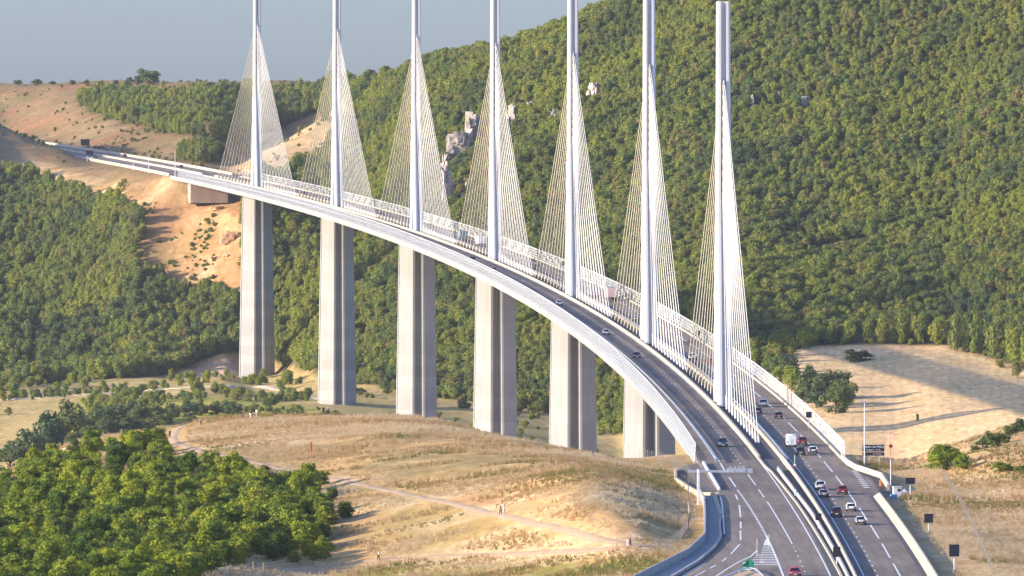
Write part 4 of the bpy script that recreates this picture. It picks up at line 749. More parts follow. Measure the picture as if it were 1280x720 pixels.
fin_me = MB().box((0, -1.9, 57.5), (0.34, 1.2, 25)).box((0, 1.9, 57.5), (0.34, 1.2, 25)).mesh('anchor_fin', 'white_steel')
for k, s in enumerate(PYLON_S):
    p, th = road_frame(s, 0, 0)
    top = bpy.data.objects.new('pylon', None); COL.objects.link(top); top.parent = viaduct; top.location = Vector(p)-V0; top.rotation_euler[2] = th
    link_mesh('mast', mast_me, top); link_mesh('anchor_fin', fin_me, top)
    for me in leg_me: link_mesh('leg', me, top)
    for me in stays: link_mesh('stay_cable', me, top)
# abutments
def abut(s, y0, y1, half, depth, mat, name='abutment'):
    p, th = road_frame(s, 0, 0); mb = MB(); mb.box((0, (y0+y1)/2, -1.95-depth/2), (2*half, y1-y0, depth)); o = mb.build(name, mat, viaduct); o.location = Vector(p)-V0; o.rotation_euler[2] = th
abut(-12, -14, 8, 13.8, 9, 'grey_concrete'); abut(2500, -14, 30, 13.9, 9, 'abutment_concrete'); abut(2464, -5, 6, 8.5, 10, 'abutment_concrete')

# ---------------------------------------------------------------- signs and road furniture
def square_sign(s, off, w, h, bottom, label, ground_z=None, xy=None, mat='sign_black', group=None, post_mat='sign_white', away=False):
    if xy: p = (xy[0], xy[1], gz(*xy)); th = 0.0
    else: p, th = road_frame(s, off, 0)
    t = thing('message_sign', label, 'sign', p, th, group)
    MB().box((0, 0, bottom+h/2), (w, 0.22, h)).build('panel', mat, t, bevel=0.03)
    MB().box((0, -0.125, bottom+h/2), (w-0.16, 0.03, h-0.16)).build('display', mat, t)
    MB().tube([(0, 0.15, -0.3), (0, 0.15, bottom+h*0.8)], 0.075, 6).build('post', post_mat, t)
    return t
square_sign(-246.6, 0.55, 1.05, 1.15, 1.45, 'black square sign in the median, upper of the two before the bottom edge')
square_sign(-345, 0.45, 1.2, 1.6, 1.35, 'tall black sign in the median closest to the bottom edge')
square_sign(103, 13.2, 1.15, 1.2, 2.2, 'small dark square sign on the windscreen side near the first pylon', post_mat='galvanised')
square_sign(560, 13.3, 1.15, 1.2, 1.5, 'small dark square sign at the wind screen between first and second pylons', post_mat='galvanised')
square_sign(1120, 13.3, 1.2, 1.4, 1.6, 'tiny dark sign at the wind screen between third and fourth pylons', post_mat='galvanised')
square_sign(0, 0, 1.75, 1.15, 2.0, 'wide black sign on a white post in the dry verge beside the cabinets', xy=SPOTS['signC'])
square_sign(0, 0, 1.5, 1.5, 1.7, 'square black sign on a post, middle one of the dry verge', xy=SPOTS['signD'])
square_sign(0, 0, 1.6, 1.9, 2.3, 'tall black sign on a post in the dry verge, closest to the bottom edge', xy=SPOTS['signE'])
def letters(body, size, loc, mat, parent, name='lettering'):
    cu = bpy.data.curves.new(name, 'FONT'); cu.body = body; cu.size = size; cu.align_x = 'CENTER'; cu.align_y = 'CENTER'; cu.extrude = 0.01
    cu.materials.append(MAT[mat]); o = bpy.data.objects.new(name, cu); COL.objects.link(o); me = bpy.data.meshes.new_from_object(o.evaluated_get(bpy.context.evaluated_depsgraph_get())); bpy.data.objects.remove(o); bpy.data.curves.remove(cu)
    if not me.materials: me.materials.append(MAT[mat])
    return link_mesh(name, me, parent, loc, (math.pi/2, 0, 0))
x, y = SPOTS['vms']; v = thing('direction_sign', 'black two-panel board lettered Viaduc de Millau on thin posts beside the field', 'sign', (x, y, gz(x, y)), 0.0)
MB().box((0, 0, 3.25), (4.15, 0.2, 1.3)).build('panel', 'sign_black', v); MB().box((0, 0, 2.15), (4.15, 0.2, 0.66)).build('panel', 'sign_black', v)
letters('Viaduc de Millau', 0.60, (0, -0.13, 3.52), 'letter_white', v); letters('longueur - 2 km', 0.42, (0, -0.13, 2.95), 'letter_white', v); letters('ou Relay', 0.50, (0.75, -0.13, 2.15), 'letter_pink', v)
for px in (-1.75, -0.8, 1.1): MB().tube([(px, 0.2, -0.4), (px, 0.2, 3.7)], 0.06, 5).build('post', 'galvanised', v)
# lamp mast and thin beacon mast
def lamp(name, label, x, y, z, h, r=0.10, arm=0.0):
    t = thing(name, label, 'lamp post', (x, y, z)); MB().tube([(0, 0, -0.3), (0, 0, h*0.6), (0, 0, h)], [r*1.3, r, r*0.8], 7).build('pole', 'white_steel', t)
    MB().box((-0.25, 0, h+0.05), (0.9, 0.35, 0.16)).build('lamp_head', 'galvanised', t); return t
x, y = SPOTS['lamp']; lamp('lamp_post', 'slender white lamp post beside the lettered black board', x, y, gz(x, y), 12.2)
for s, off, h, lb in ((2442, -17.2, 12.5, 'tall white lamp post at the far bridge end'), (2560, -17.0, 8.5, 'shorter white lamp post on the approach beyond the far bridge end'), (2630, -16.8, 4.0, 'low white post on the valley side of the far approach')):
    p = axis(s, off, 0); lamp('lamp_post', lb, p[0], p[1], p[2]-0.3, h, 0.13)
x, y = SPOTS['mast']; t = thing('beacon_mast', 'thin pole with a dark red disc standing at the end of the lay-by', 'pole', (x, y, gz(x, y)))
MB().tube([(0, 0, -0.3), (0, 0, 6.0)], 0.09, 6).build('pole', 'white_steel', t); MB().tube([(0, 0, 6.0), (0, 0, 11.0)], [0.06, 0.04], 5).build('aerial', 'sign_red', t)
MB().tube([(0, -0.1, 8.4), (0, 0.1, 8.4)], 0.36, 12).build('disc', 'sign_red', t); MB().tube([(0, -0.13, 8.4), (0, -0.1, 8.4)], 0.18, 10).build('disc_centre', 'sign_black', t)
x, y = SPOTS['kiosk']; t = thing('roadside_cabinet', 'white equipment cabinet with a black opening beside the beacon mast', 'cabinet', (x, y, gz(x, y)), 0.1)
MB().box((0, 0, 0.9), (1.4, 1.2, 1.8)).build('body', 'cabinet_white', t, bevel=0.04); MB().box((0, 0, 1.86), (1.6, 1.4, 0.12)).build('lid', 'cabinet_white', t); MB().box((0.25, -0.61, 1.25), (0.5, 0.05, 0.5)).build('opening', 'black_plastic', t)
x, y = SPOTS['kiosk']; x -= 1.1; y -= 9; t = thing('covered_bin', 'blue tarpaulin-covered crate in front of the white cabinet', 'crate', (x, y, gz(x, y)), 0.2)
MB().box((0, 0, 0.5), (1.3, 1.1, 1.0), taper=0.85).build('cover', 'tarp_blue', t, bevel=0.1); MB().box((0, 0, 0.06), (1.4, 1.2, 0.12)).build('pallet', 'timber', t)
x, y = SPOTS['box']; t = thing('concrete_block', 'stack of pale concrete slabs on the dry verge by the black sign', 'slab', (x, y, gz(x, y)), 0.05)
MB().box((0, 0, 0.2), (1.9, 1.6, 0.4)).build('slab', 'grey_concrete', t); MB().box((0.05, 0.1, 0.55), (1.5, 1.3, 0.3)).build('slab', 'grey_concrete', t); MB().prism([(-0.5, 0.7), (0.5, 0.7), (0, 1.3)], 1, -0.05, 0.05).build('marker_plate', 'cabinet_white', t)
# overhead gantry seen from behind, one leg on the verge, arm over the slip lane
x, y = SPOTS['gantry']; t = thing('sign_gantry', 'pale cantilever sign gantry reaching over the oncoming lanes', 'gantry', (x, y, gz(x, y)-0.2), 0.0)
MB().box((0, 0, 3.1), (0.48, 0.48, 6.9)).build('leg', 'cabinet_white', t, bevel=0.04); MB().box((3.5, 0, 6.15), (10.6, 0.4, 0.42)).build('beam', 'galvanised', t, bevel=0.04)
MB().box((6.7, -0.35, 6.35), (3.3, 0.25, 0.8)).build('sign_box', 'galvanised', t, bevel=0.03); MB().box((9.0, -0.3, 6.3), (1.1, 0.2, 0.8)).build('sign_box', 'galvanised', t)
for lx in (5.6, 6.4, 7.2, 8.0): MB().box((lx, -0.3, 6.95), (0.35, 0.35, 0.25)).build('lamp_head', 'galvanised', t)
# second lay-by post with dark plate beside the gantry leg
p = axis(-181, -17.0, 0); t = thing('marker_post', 'small dark plate on a short post beside the gantry leg', 'post', (p[0], p[1], gz(p[0], p[1])))
MB().box((0, 0, 0.7), (0.12, 0.12, 1.5)).build('post', 'cabinet_white', t); MB().box((0.0, -0.1, 1.2), (0.4, 0.06, 1.1)).build('plate', 'sign_brown', t)
# divergence beacon: green half-round body with white chevrons
p, th = road_frame(-357, -13.7, 0); t = thing('divergence_beacon', 'green diverge beacon with a dark arrow standing on the gore', 'beacon', p, th)
arc = [(0.85*math.cos(a), -0.85*math.sin(a)) for a in np.linspace(0, math.pi, 13)]
mb = MB(); mb.loft([[(u, v, 0.05) for u, v in arc], [(u, v, 1.25) for u, v in arc], [(u*0.98, v*0.98, 1.32) for u, v in arc]], False); mb.add([(u, v, 1.32) for u, v in arc], [tuple(range(13))]); mb.build('drum', 'sign_green', t, smooth=False)
MB().prism([(-0.95, 0.55), (0.1, 0.55), (0.1, 1.25), (-0.05, 1.75), (-0.35, 1.5), (-0.95, 0.75)], 1, -0.98, -0.90).build('arrow', 'sign_green_dark', t); MB().prism([(0.1, 0.7), (0.8, 0.5), (0.55, 1.7), (0.1, 1.9)], 1, -0.98, -0.90).build('arrow', 'sign_green', t)
MB().prism([(-0.4, 0.12), (0.45, 0.12), (0.7, 0.42), (-0.65, 0.42)], 1, -0.97, -0.91).build('band', 'sign_white', t)
p = axis(-326, -11.7, 0); t = thing('marker_post', 'thin grey pole at the tip of the gore', 'pole', p); MB().tube([(0, 0, 0), (0, 0, 3.1)], 0.05, 5).build('pole', 'galvanised', t); MB().box((0, 0, 0.06), (0.3, 0.3, 0.12)).build('foot', 'grey_concrete', t)
p = axis(-303, -9.25, 0); t = thing('marker_post', 'thin grey pole standing on the striped gore by the solid line', 'pole', p); MB().tube([(0, 0, 0), (0, 0, 2.4)], 0.05, 5).build('pole', 'galvanised', t); MB().box((0, 0, 0.06), (0.3, 0.3, 0.12)).build('foot', 'grey_concrete', t)
# gore island: dry grass ringed by a guard rail
isl = [(-358, -13.6), (-364, -12.3), (-380, -11.4), (-410, -11.0), (-420, -21), (-400, -20.6), (-380, -17.8), (-366, -15.6)]
MB().add([axis(s, o_, 0.06) for s, o_ in isl], [tuple(range(len(isl)))]).build('grass_island', 'tan_soil', kind='structure')
t = thing('guard_rail', 'dark guard rail curving round the grassy island behind the green beacon', 'guard rail', axis(-360, -13.5, 0)); O = Vector(axis(-360, -13.5, 0))
rail = [(-420, -20.4), (-400, -20.2), (-380, -17.5), (-366, -15.3), (-360, -13.8), (-364, -12.7), (-380, -11.9), (-410, -11.5)]
rp = [Vector(axis(s, o_, 0.62))-O for s, o_ in rail]; MB().tube(rp, 0.14, 5).build('rail', 'galvanised', t)
for q in rp: MB().tube([q+Vector((0, 0, -0.7)), q], 0.06, 5).build('post', 'galvanised', t)
p = axis(-66, 2.9, 0); t = thing('crash_marker', 'red and white marker with a thin rod on the median barrier end', 'marker', p)
MB().box((0, 0, 0.9), (0.5, 0.4, 0.5)).build('plate', 'sign_red', t); MB().box((0, 0.01, 1.3), (0.5, 0.4, 0.3)).build('plate', 'sign_white', t); MB().tube([(0, 0, 0), (0, 0, 3.2)], 0.05, 5).build('rod', 'sign_white', t)
p = axis(-147, 0.0, 0); t = thing('bollard', 'pale blue post with a black cap standing in the shaded median', 'bollard', p)
MB().tube([(0, 0, 0), (0, 0, 1.25)], [0.2, 0.26], 8).build('post', 'post_teal', t); MB().tube([(0, 0, 1.25), (0, 0, 1.62)], [0.27, 0.24], 8).build('cap', 'black_plastic', t)
p = axis(-118, 16.4, 0); t = thing('crash_marker', 'orange plastic marker standing in the outbound lay-by', 'marker', p)
MB().box((0, 0, 0.06), (0.6, 0.5, 0.12)).build('foot', 'black_plastic', t); MB().box((0, 0, 0.7), (0.42, 0.12, 1.2), taper=0.7).build('plate', 'orange_plastic', t)
# big boards on the far approach
for s, off, w, h, z0, mat, lb in ((2815, -17.5, 3.6, 2.4, 2.6, 'sign_black', 'far black message board on posts over the road beyond the bridge'), (3125, 17.5, 4.6, 3.2, 1.8, 'sign_brown', 'brown board on posts at the foot of the dry slope beyond the bridge')):
    p, th = road_frame(s, off, 0); t = thing('roadside_board', lb, 'sign', p, th)
    MB().box((0, 0, z0+h/2), (w, 0.3, h)).build('panel', mat, t)
    for px in (-w*0.3, w*0.3): MB().tube([(px, 0.2, -1), (px, 0.2, z0+h*0.9)], 0.12, 5).build('post', 'galvanised', t)
    if mat == 'sign_black': MB().box((0, 0, z0-1.1), (w, 0.3, 0.7)).build('panel', 'sign_white', t)
# fences
def wire_fence(pts, label, h=1.7, gap=3.0, gate=False, posts_mat='fence_grey'):
    P = np.array(pts, float); L = np.concatenate([[0], np.cumsum(np.hypot(*np.diff(P, axis=0).T))]); n = max(2, int(L[-1]/gap)+1); u = np.linspace(0, L[-1], n)
    X = np.interp(u, L, P[:, 0]); Y = np.interp(u, L, P[:, 1]); Z = ground(X, Y); O = Vector((X[0], Y[0], Z[0]))
    t = thing('wire_fence', label, 'fence', O); mesh = MB().loft([[(X[i]-O.x, Y[i]-O.y, Z[i]-O.z+0.1), (X[i]-O.x, Y[i]-O.y, Z[i]-O.z+h)] for i in range(n)], closed=False)
    mesh.build('wire_panel', 'wire_mesh', t)
    pm = MB().tube([(0, 0, -0.3), (0, 0, h+0.15)], 0.04, 5).mesh('post', posts_mat)
    for i in range(n): link_mesh('post', pm, t, (X[i]-O.x, Y[i]-O.y, Z[i]-O.z))
    mb = MB(); mb.tube([(X[i]-O.x, Y[i]-O.y, Z[i]-O.z+h) for i in range(n)], 0.012, 4); mb.build('top_rail', posts_mat, t)
    if gate:
        a = Vector((X[0]-O.x, Y[0]-O.y, 0)); MB().box((0.8, 0, 1.0), (1.5, 0.08, 1.9)).build('gate', 'wire_mesh', t); MB().box((1.6, 0, 1.0), (0.12, 0.12, 2.2)).build('gate_post', posts_mat, t); MB().box((0, 0, 1.0), (0.14, 0.14, 2.2)).build('gate_post', posts_mat, t)
wire_fence(FENCE_WIRE, 'wire fence with a gate between the footpath end and the slip road', 1.8, 2.6, True)
wire_fence(FENCE_VERGE, 'long grey wire fence climbing the dry verge to the round bush', 1.5, 4.5)
wire_fence(FENCE_TOP, 'pale wire fence along the hill crest beside the bridge end', 1.8, 3.0)
def rail_fence(pts, label, close=False):
    P = [Vector((x, y, gz(x, y))) for x, y in pts]; O = P[0]; t = thing('timber_fence', label, 'fence', O)
    for q in P: MB().box((q.x-O.x, q.y-O.y, q.z-O.z+0.65), (0.2, 0.2, 1.4)).build('post', 'timber', t)
    for a, b_ in zip(P[:-1], P[1:]):
        for h in (0.55, 1.1): MB().tube([a-O+Vector((0, 0, h)), b_-O+Vector((0, 0, h))], 0.09, 5).build('rail', 'timber', t)
rail_fence(WOOD_FENCE, 'low timber rail fence at the foot of the wood, first of two'); rail_fence(WOOD_FENCE_B, 'low timber rail fence ending beside the sandy clearing')
x, y = SPOTS['post']; t = thing('wooden_post', 'rusty orange post standing alone in the dry grass below the pier', 'post', (x, y, gz(x, y))); MB().box((0, 0, 1.0), (0.42, 0.42, 2.4), taper=0.8).build('post', 'rust_orange', t); MB().box((0.12, -0.22, 1.2), (0.16, 0.05, 1.6)).build('plate', 'sign_brown', t)
x, y = SPOTS['pathpost']; t = thing('wooden_post', 'short pale timber post beside the footpath near the two hikers', 'post', (x, y, gz(x, y))); MB().box((0, 0, 0.7), (0.22, 0.22, 1.7)).build('post', 'timber', t); MB().box((0, 0, 1.5), (0.28, 0.28, 0.12)).build('cap', 'timber', t)

# ---------------------------------------------------------------- vehicles
def hull(mb, stations, mi=0):
    """body lofted along y from half-outlines (half width, z) mirrored left and right"""
    rings = []
    for y, pts in stations: rings.append([(w, y, z) for w, z in pts]+[(-w, y, z) for w, z in reversed(pts)])
    return mb.loft(rings, True, True, mi)
def make_car(paint, kind='hatch'):
    """returns list of (name, mesh, sub-parts) for a car pointing along +y"""
    parts = []
    L, W, H = {'hatch': (4.1, 1.74, 1.46), 'saloon': (4.6, 1.78, 1.43), 'suv': (4.6, 1.86, 1.72), 'van': (5.6, 2.05, 2.45), 'micro': (4.5, 1.8, 1.65)}[kind]
    f = L/2; w = W/2
    if kind == 'van':
        body = hull(MB(), [(-f, [(w*.9, .42), (w*.97, .6), (w*.97, H-.35), (w*.86, H-.05), (w*.4, H-.02)]), (-f+.1, [(w*.95, .36), (w, .6), (w, H-.3), (w*.88, H-.02), (w*.4, H)]), (f-2.0, [(w*.95, .36), (w, .6), (w, H-.3), (w*.88, H-.02), (w*.4, H)]), (f-1.5, [(w*.95, .36), (w, .6), (w*.97, H-.6), (w*.84, H-.18), (w*.4, H-.14)]), (f-.75, [(w*.95, .36), (w, .6), (w*.97, 1.1), (w*.84, 1.28), (w*.4, 1.3)]), (f-.1, [(w*.9, .36), (w*.94, .6), (w*.92, .85), (w*.8, 1.0), (w*.4, 1.04)])])
        parts.append(('body', body.mesh('body', paint, True), []))
        gl = MB().add([(-w*.8, f-1.42, H-.28), (w*.8, f-1.42, H-.28), (w*.86, f-.82, 1.32), (-w*.86, f-.82, 1.32)], [(0, 1, 2, 3)])
        parts.append(('windscreen', gl.mesh('windscreen', 'car_glass'), []))
        for sx in (-1, 1):
            parts.append(('rear_door', MB().box((sx*w*.44, -f-.012, 1.3), (w*.78, .04, 1.75)).mesh('rear_door', paint, bevel=.02), [('handle', MB().box((sx*.09, -f-.05, 1.15), (.05, .05, .18)).mesh('handle', 'black_plastic'))]))
            parts.append(('window', MB().box((sx*w*1.0, f-1.35, 1.55), (.03, .9, .5)).mesh('window', 'car_glass'), []))
            parts.append(('tail_light', MB().box((sx*w*.93, -f-.01, 1.0), (.12, .08, .4)).mesh('tail_light', 'tail_light'), []))
        yb, zb = -f, .55
    else:
        belt = H*.62; rear_up = kind in ('hatch', 'suv', 'micro')
        if rear_up: st = [(-f, .55, belt-.12), (-f+.12, .40, belt), (-f*.55, .30, belt), (f*.28, .30, belt-.02), (f*.62, .30, belt-.10), (f*.9, .34, belt-.22), (f, .45, belt-.34)]
        else: st = [(-f, .55, belt-.10), (-f+.12, .40, belt-.02), (-f*.62, .30, belt), (f*.28, .30, belt-.02), (f*.62, .30, belt-.08), (f*.92, .34, belt-.2), (f, .45, belt-.32)]
        sts = []
        for i, (y, z0, z1) in enumerate(st):
            k = .88 if i in (0, len(st)-1) else (.96 if i in (1, len(st)-2) else 1.0)
            sts.append((y, [(w*k*.92, z0), (w*k, z0+.16), (w*k, z1-.18), (w*k*.94, z1-.03), (w*k*.5, z1+.015)]))
        parts.append(('body', hull(MB(), sts).mesh('body', paint, True), []))
        ry = -f+.16 if rear_up else -f*.60; ryt = -f*.72 if rear_up else -f*.34
        gh = MB(); yb0, yb1, yt0, yt1 = ry, f*.34, ryt, f*.02; wb, wt, zt = w*.93, w*.70, H-.05
        gh.add([(-wb, yb0, belt-.05), (wb, yb0, belt-.05), (wb, yb1, belt-.05), (-wb, yb1, belt-.05), (-wt, yt0, zt), (wt, yt0, zt), (wt, yt1, zt), (-wt, yt1, zt)], [(0, 1, 5, 4), (1, 2, 6, 5), (2, 3, 7, 6), (3, 0, 4, 7), (4, 5, 6, 7)])
        parts.append(('window', gh.mesh('window', 'car_glass'), []))
        parts.append(('roof', hull(MB(), [(yt0-.10, [(wt*.9, zt-.05), (wt*.6, zt+.01)]), (yt0+.1, [(wt*1.03, zt-.02), (wt*.7, zt+.055)]), (yt1-.05, [(wt*1.03, zt-.02), (wt*.7, zt+.055)]), (yt1+.12, [(wt*.95, zt-.06), (wt*.6, zt-.01)])]).mesh('roof', paint, True), []))
        for sx in (-1, 1):
            pl = MB().tube([(sx*wb*1.0, yb0-.0, belt-.03), (sx*wt*1.01, yt0, zt)], [.09, .06], 4).tube([(sx*wb, yb1, belt-.03), (sx*wt*1.01, yt1, zt)], [.06, .05], 4).tube([(sx*wb*1.005, (yb0+yb1)/2, belt-.03), (sx*wt*1.02, (yt0+yt1)/2, zt)], .05, 4)
            parts.append(('pillar', pl.mesh('pillar', paint), []))
            parts.append(('headlight', MB().box((sx*w*.66, f*.955, belt-.30), (.34, .16, .17)).mesh('headlight', 'headlight', bevel=.03), []))
            parts.append(('tail_light', MB().box((sx*w*.74, -f*.985, belt-.12), (.26, .12, .24)).mesh('tail_light', 'tail_light', bevel=.02), []))
            parts.append(('mirror', MB().box((sx*(w+.08), f*.26, belt+.03), (.2, .12, .13)).mesh('mirror', paint, bevel=.02), []))
        parts.append(('number_plate', MB().box((0, -f-.01, .62), (.52, .03, .12)).mesh('number_plate', 'plate'), [])); parts.append(('number_plate', MB().box((0, f+.005, .48), (.5, .03, .11)).mesh('number_plate', 'plate'), []))
        parts.append(('bumper', MB().box((0, -f+.02, .46), (W*.86, .16, .2)).mesh('bumper', 'black_plastic', bevel=.04), []))
    r = .33 if kind != 'van' else .36
    for sx in (-1, 1):
        for yy in (-f*.60, f*.62):
            ty = MB().tube([(sx*(w-.2), yy, r), (sx*(w+.01), yy, r)], r, 14).mesh('tyre', 'tyre'); rm = MB().tube([(sx*(w-.02), yy, r), (sx*(w+.025), yy, r)], r*.62, 10).mesh('rim', 'rim')
            parts.append(('wheel', None, [('tyre', ty), ('rim', rm)]))
    return parts
def place_vehicle(name, parts, s, off, label, cat, away=True, group='vehicles on the motorway'):
    p, th = road_frame(s, off, 0.004); t = thing(name, label, cat, p, th if away else th+math.pi, group)
    t.rotation_euler[0] = math.atan(SLOPE)*(1 if away else -1)
    for nm, me, sub in parts:
        o = bpy.data.objects.new(nm, me); COL.objects.link(o); o.parent = t
        for n2, m2 in sub: link_mesh(n2, m2, o)
    return t
CARS = {}
def car(kind, paint):
    if (kind, paint) not in CARS: CARS[(kind, paint)] = make_car(paint, kind)
    return CARS[(kind, paint)]
OUT = [('suv', 'car_white', 199, 8.3, 'white off-roader driving away beside the first pylon'),
 ('hatch', 'car_navy', 166, 5.6, 'small dark car half hidden beside the stay cables of the first pylon'),
 ('hatch', 'car_navy', 146, 9.0, 'dark blue hatchback driving away between the white off-roader and the van'),
 ('micro', 'car_red', 36, 8.7, 'dark red car driving away just ahead of the silver one beside the van'),
 ('micro', 'car_navy', -4, 6.5, 'navy blue car driving away right behind the white van'),
 ('hatch', 'car_silver', 2, 9.2, 'silver hatchback driving away behind the dark red car by the van'),
 ('micro', 'car_silver', -126, 5.2, 'silver people carrier with a grey car close behind it'),
 ('saloon', 'car_grey', -150, 4.9, 'grey saloon following the silver people carrier closely'),
 ('micro', 'car_red', -141, 8.6, 'dark red car driving away abreast of the grey saloon'),
 ('hatch', 'car_white', -194, 8.0, 'white hatchback driving away behind the dark red car'),
 ('suv', 'car_black', -211, 4.8, 'black car driving away along the median barrier shade'),
 ('saloon', 'car_silver', -234, 8.1, 'silver saloon driving away, rearmost car of the outbound lanes'),
 ('hatch', 'car_bright_red', 421, 8.4, 'bright red car seen through the stay cables left of the first pylon'),
 ('suv', 'car_white', 446, 5.2, 'white car seen through the cables before the first pylon'),
 ('hatch', 'car_grey', 700, 5.4, 'grey car passing behind the second pylon cables'),
 ('hatch', 'car_navy', 1140, 6.9, 'dark car beyond the cables between third and fourth pylons'),
 ('suv', 'car_black', 1611, 8.5, 'black car beyond the fifth pylon near its dark companion'),
 ('saloon', 'car_navy', 1779, 5.0, 'dark saloon far along the deck before the sixth pylon'),
 ('hatch', 'car_black', 2111, 5.6, 'small black car far along the deck before the last pylon'),
 ('suv', 'car_navy', 2895, 9.2, 'dark car farthest off on the road beyond the bridge'),
 ('hatch', 'car_black', 2650, 8.0, 'black car leaving the far end of the bridge')]
for k, pnt, s, off, lb in OUT: place_vehicle('car', car(k, pnt), s, off, lb, 'car')
place_vehicle('van', car('van', 'car_white'), 30, 6.2, 'tall white panel van driving away past the first pylon', 'van')
ONC = [('saloon', 'car_bright_red', -372, -6.8, 'red car driving towards the viewer at the bottom edge'), ('suv', 'car_green', 29, -7.3, 'dark green car with lit front coming off the bridge'), ('hatch', 'car_black', 456, -7.8, 'dark car coming along the oncoming lane under the second pylon'),
 ('hatch', 'car_silver', 602, -7.9, 'silver car coming along between the second and third pylons'), ('hatch', 'car_silver', 817, -8.3, 'silver car coming along under the third pylon'), ('hatch', 'car_bright_red', 1109, -8.9, 'red car coming along just before the fourth pylon'), ('micro', 'car_black', 1214, -8.3, 'dark car coming along under the fourth pylon'),
 ('hatch', 'car_black', 2885, -6.5, 'dark car on the oncoming lanes far beyond the bridge')]
for k, pnt, s, off, lb in ONC: place_vehicle('car', car(k, pnt), s, off, lb, 'car', away=False)
def make_truck(cab, box):
    P = [('cab', hull(MB(), [(5.6, [(1.2, .5), (1.25, .8), (1.22, 2.6), (1.1, 3.0), (.5, 3.05)]), (7.2, [(1.2, .5), (1.25, .8), (1.22, 2.5), (1.1, 2.85), (.5, 2.9)]), (7.7, [(1.15, .5), (1.2, .8), (1.15, 1.6), (1.0, 2.2), (.5, 2.3)])]).mesh('cab', cab, True), [('windscreen', MB().box((0, 7.55, 2.1), (2.1, .35, .8)).mesh('windscreen', 'car_glass'))]),
         ('trailer', MB().box((0, -1.6, 2.45), (2.5, 13.4, 2.7)).mesh('trailer', box, bevel=.05), [('rear_door', MB().box((0, -8.33, 2.45), (2.3, .06, 2.5)).mesh('rear_door', box, bevel=.02))]), ('chassis', MB().box((0, -.6, .95), (1.0, 14.6, .3)).mesh('chassis', 'black_plastic'), [])]
    for sx in (-1, 1):
        for yy in (6.3, -4.6, -5.9, -7.2, 2.6): P.append(('wheel', None, [('tyre', MB().tube([(sx*.9, yy, .52), (sx*1.24, yy, .52)], .52, 12).mesh('tyre', 'tyre')), ('rim', MB().tube([(sx*1.2, yy, .52), (sx*1.26, yy, .52)], .3, 8).mesh('rim', 'rim'))]))
    for sx in (-1, 1): P.append(('tail_light', MB().box((sx*1.0, -8.35, 1.0), (.4, .08, .18)).mesh('tail_light', 'tail_light'), []))
    return P
for cab, box, s, off, lb in (('car_pink', 'car_pink', 856, 8.6, 'pale pink lorry seen through the cables before the second pylon'), ('car_blue', 'car_grey', 879, 5.2, 'blue-grey lorry alongside the pink one before the second pylon'), ('car_white', 'car_white', 1382, 6.9, 'white lorry seen through the cables before the fourth pylon'), ('car_blue', 'car_blue', 1440, 5.2, 'blue lorry just ahead of the white one')):
    place_vehicle('lorry', make_truck(cab, box), s, off, lb, 'lorry')

# ---------------------------------------------------------------- people
def skin_mesh(name, joints, bones, mat, levels=1):
    """continuous limb surface grown round a skeleton: joints {name: (x,y,z,radius)}, baked to a mesh"""
    keys = list(joints); me = bpy.data.meshes.new(name); me.from_pydata([joints[k][:3] for k in keys], [(keys.index(a), keys.index(b_)) for a, b_ in bones], [])
    o = bpy.data.objects.new(name, me); COL.objects.link(o)
    md = o.modifiers.new('skin', 'SKIN'); sk = me.skin_vertices[0].data
    for i, k in enumerate(keys): sk[i].radius = (joints[k][3], joints[k][3]*(joints[k][4] if len(joints[k]) > 4 else 1)); sk[i].use_root = (i == 0)
    md.use_smooth_shade = True
    sb = o.modifiers.new('sub', 'SUBSURF'); sb.levels = levels; sb.render_levels = levels
    dg = bpy.context.evaluated_depsgraph_get(); m2 = bpy.data.meshes.new_from_object(o.evaluated_get(dg)); bpy.data.objects.remove(o)
    m2.name = name; m2.materials.clear(); m2.materials.append(MAT[mat]); return m2
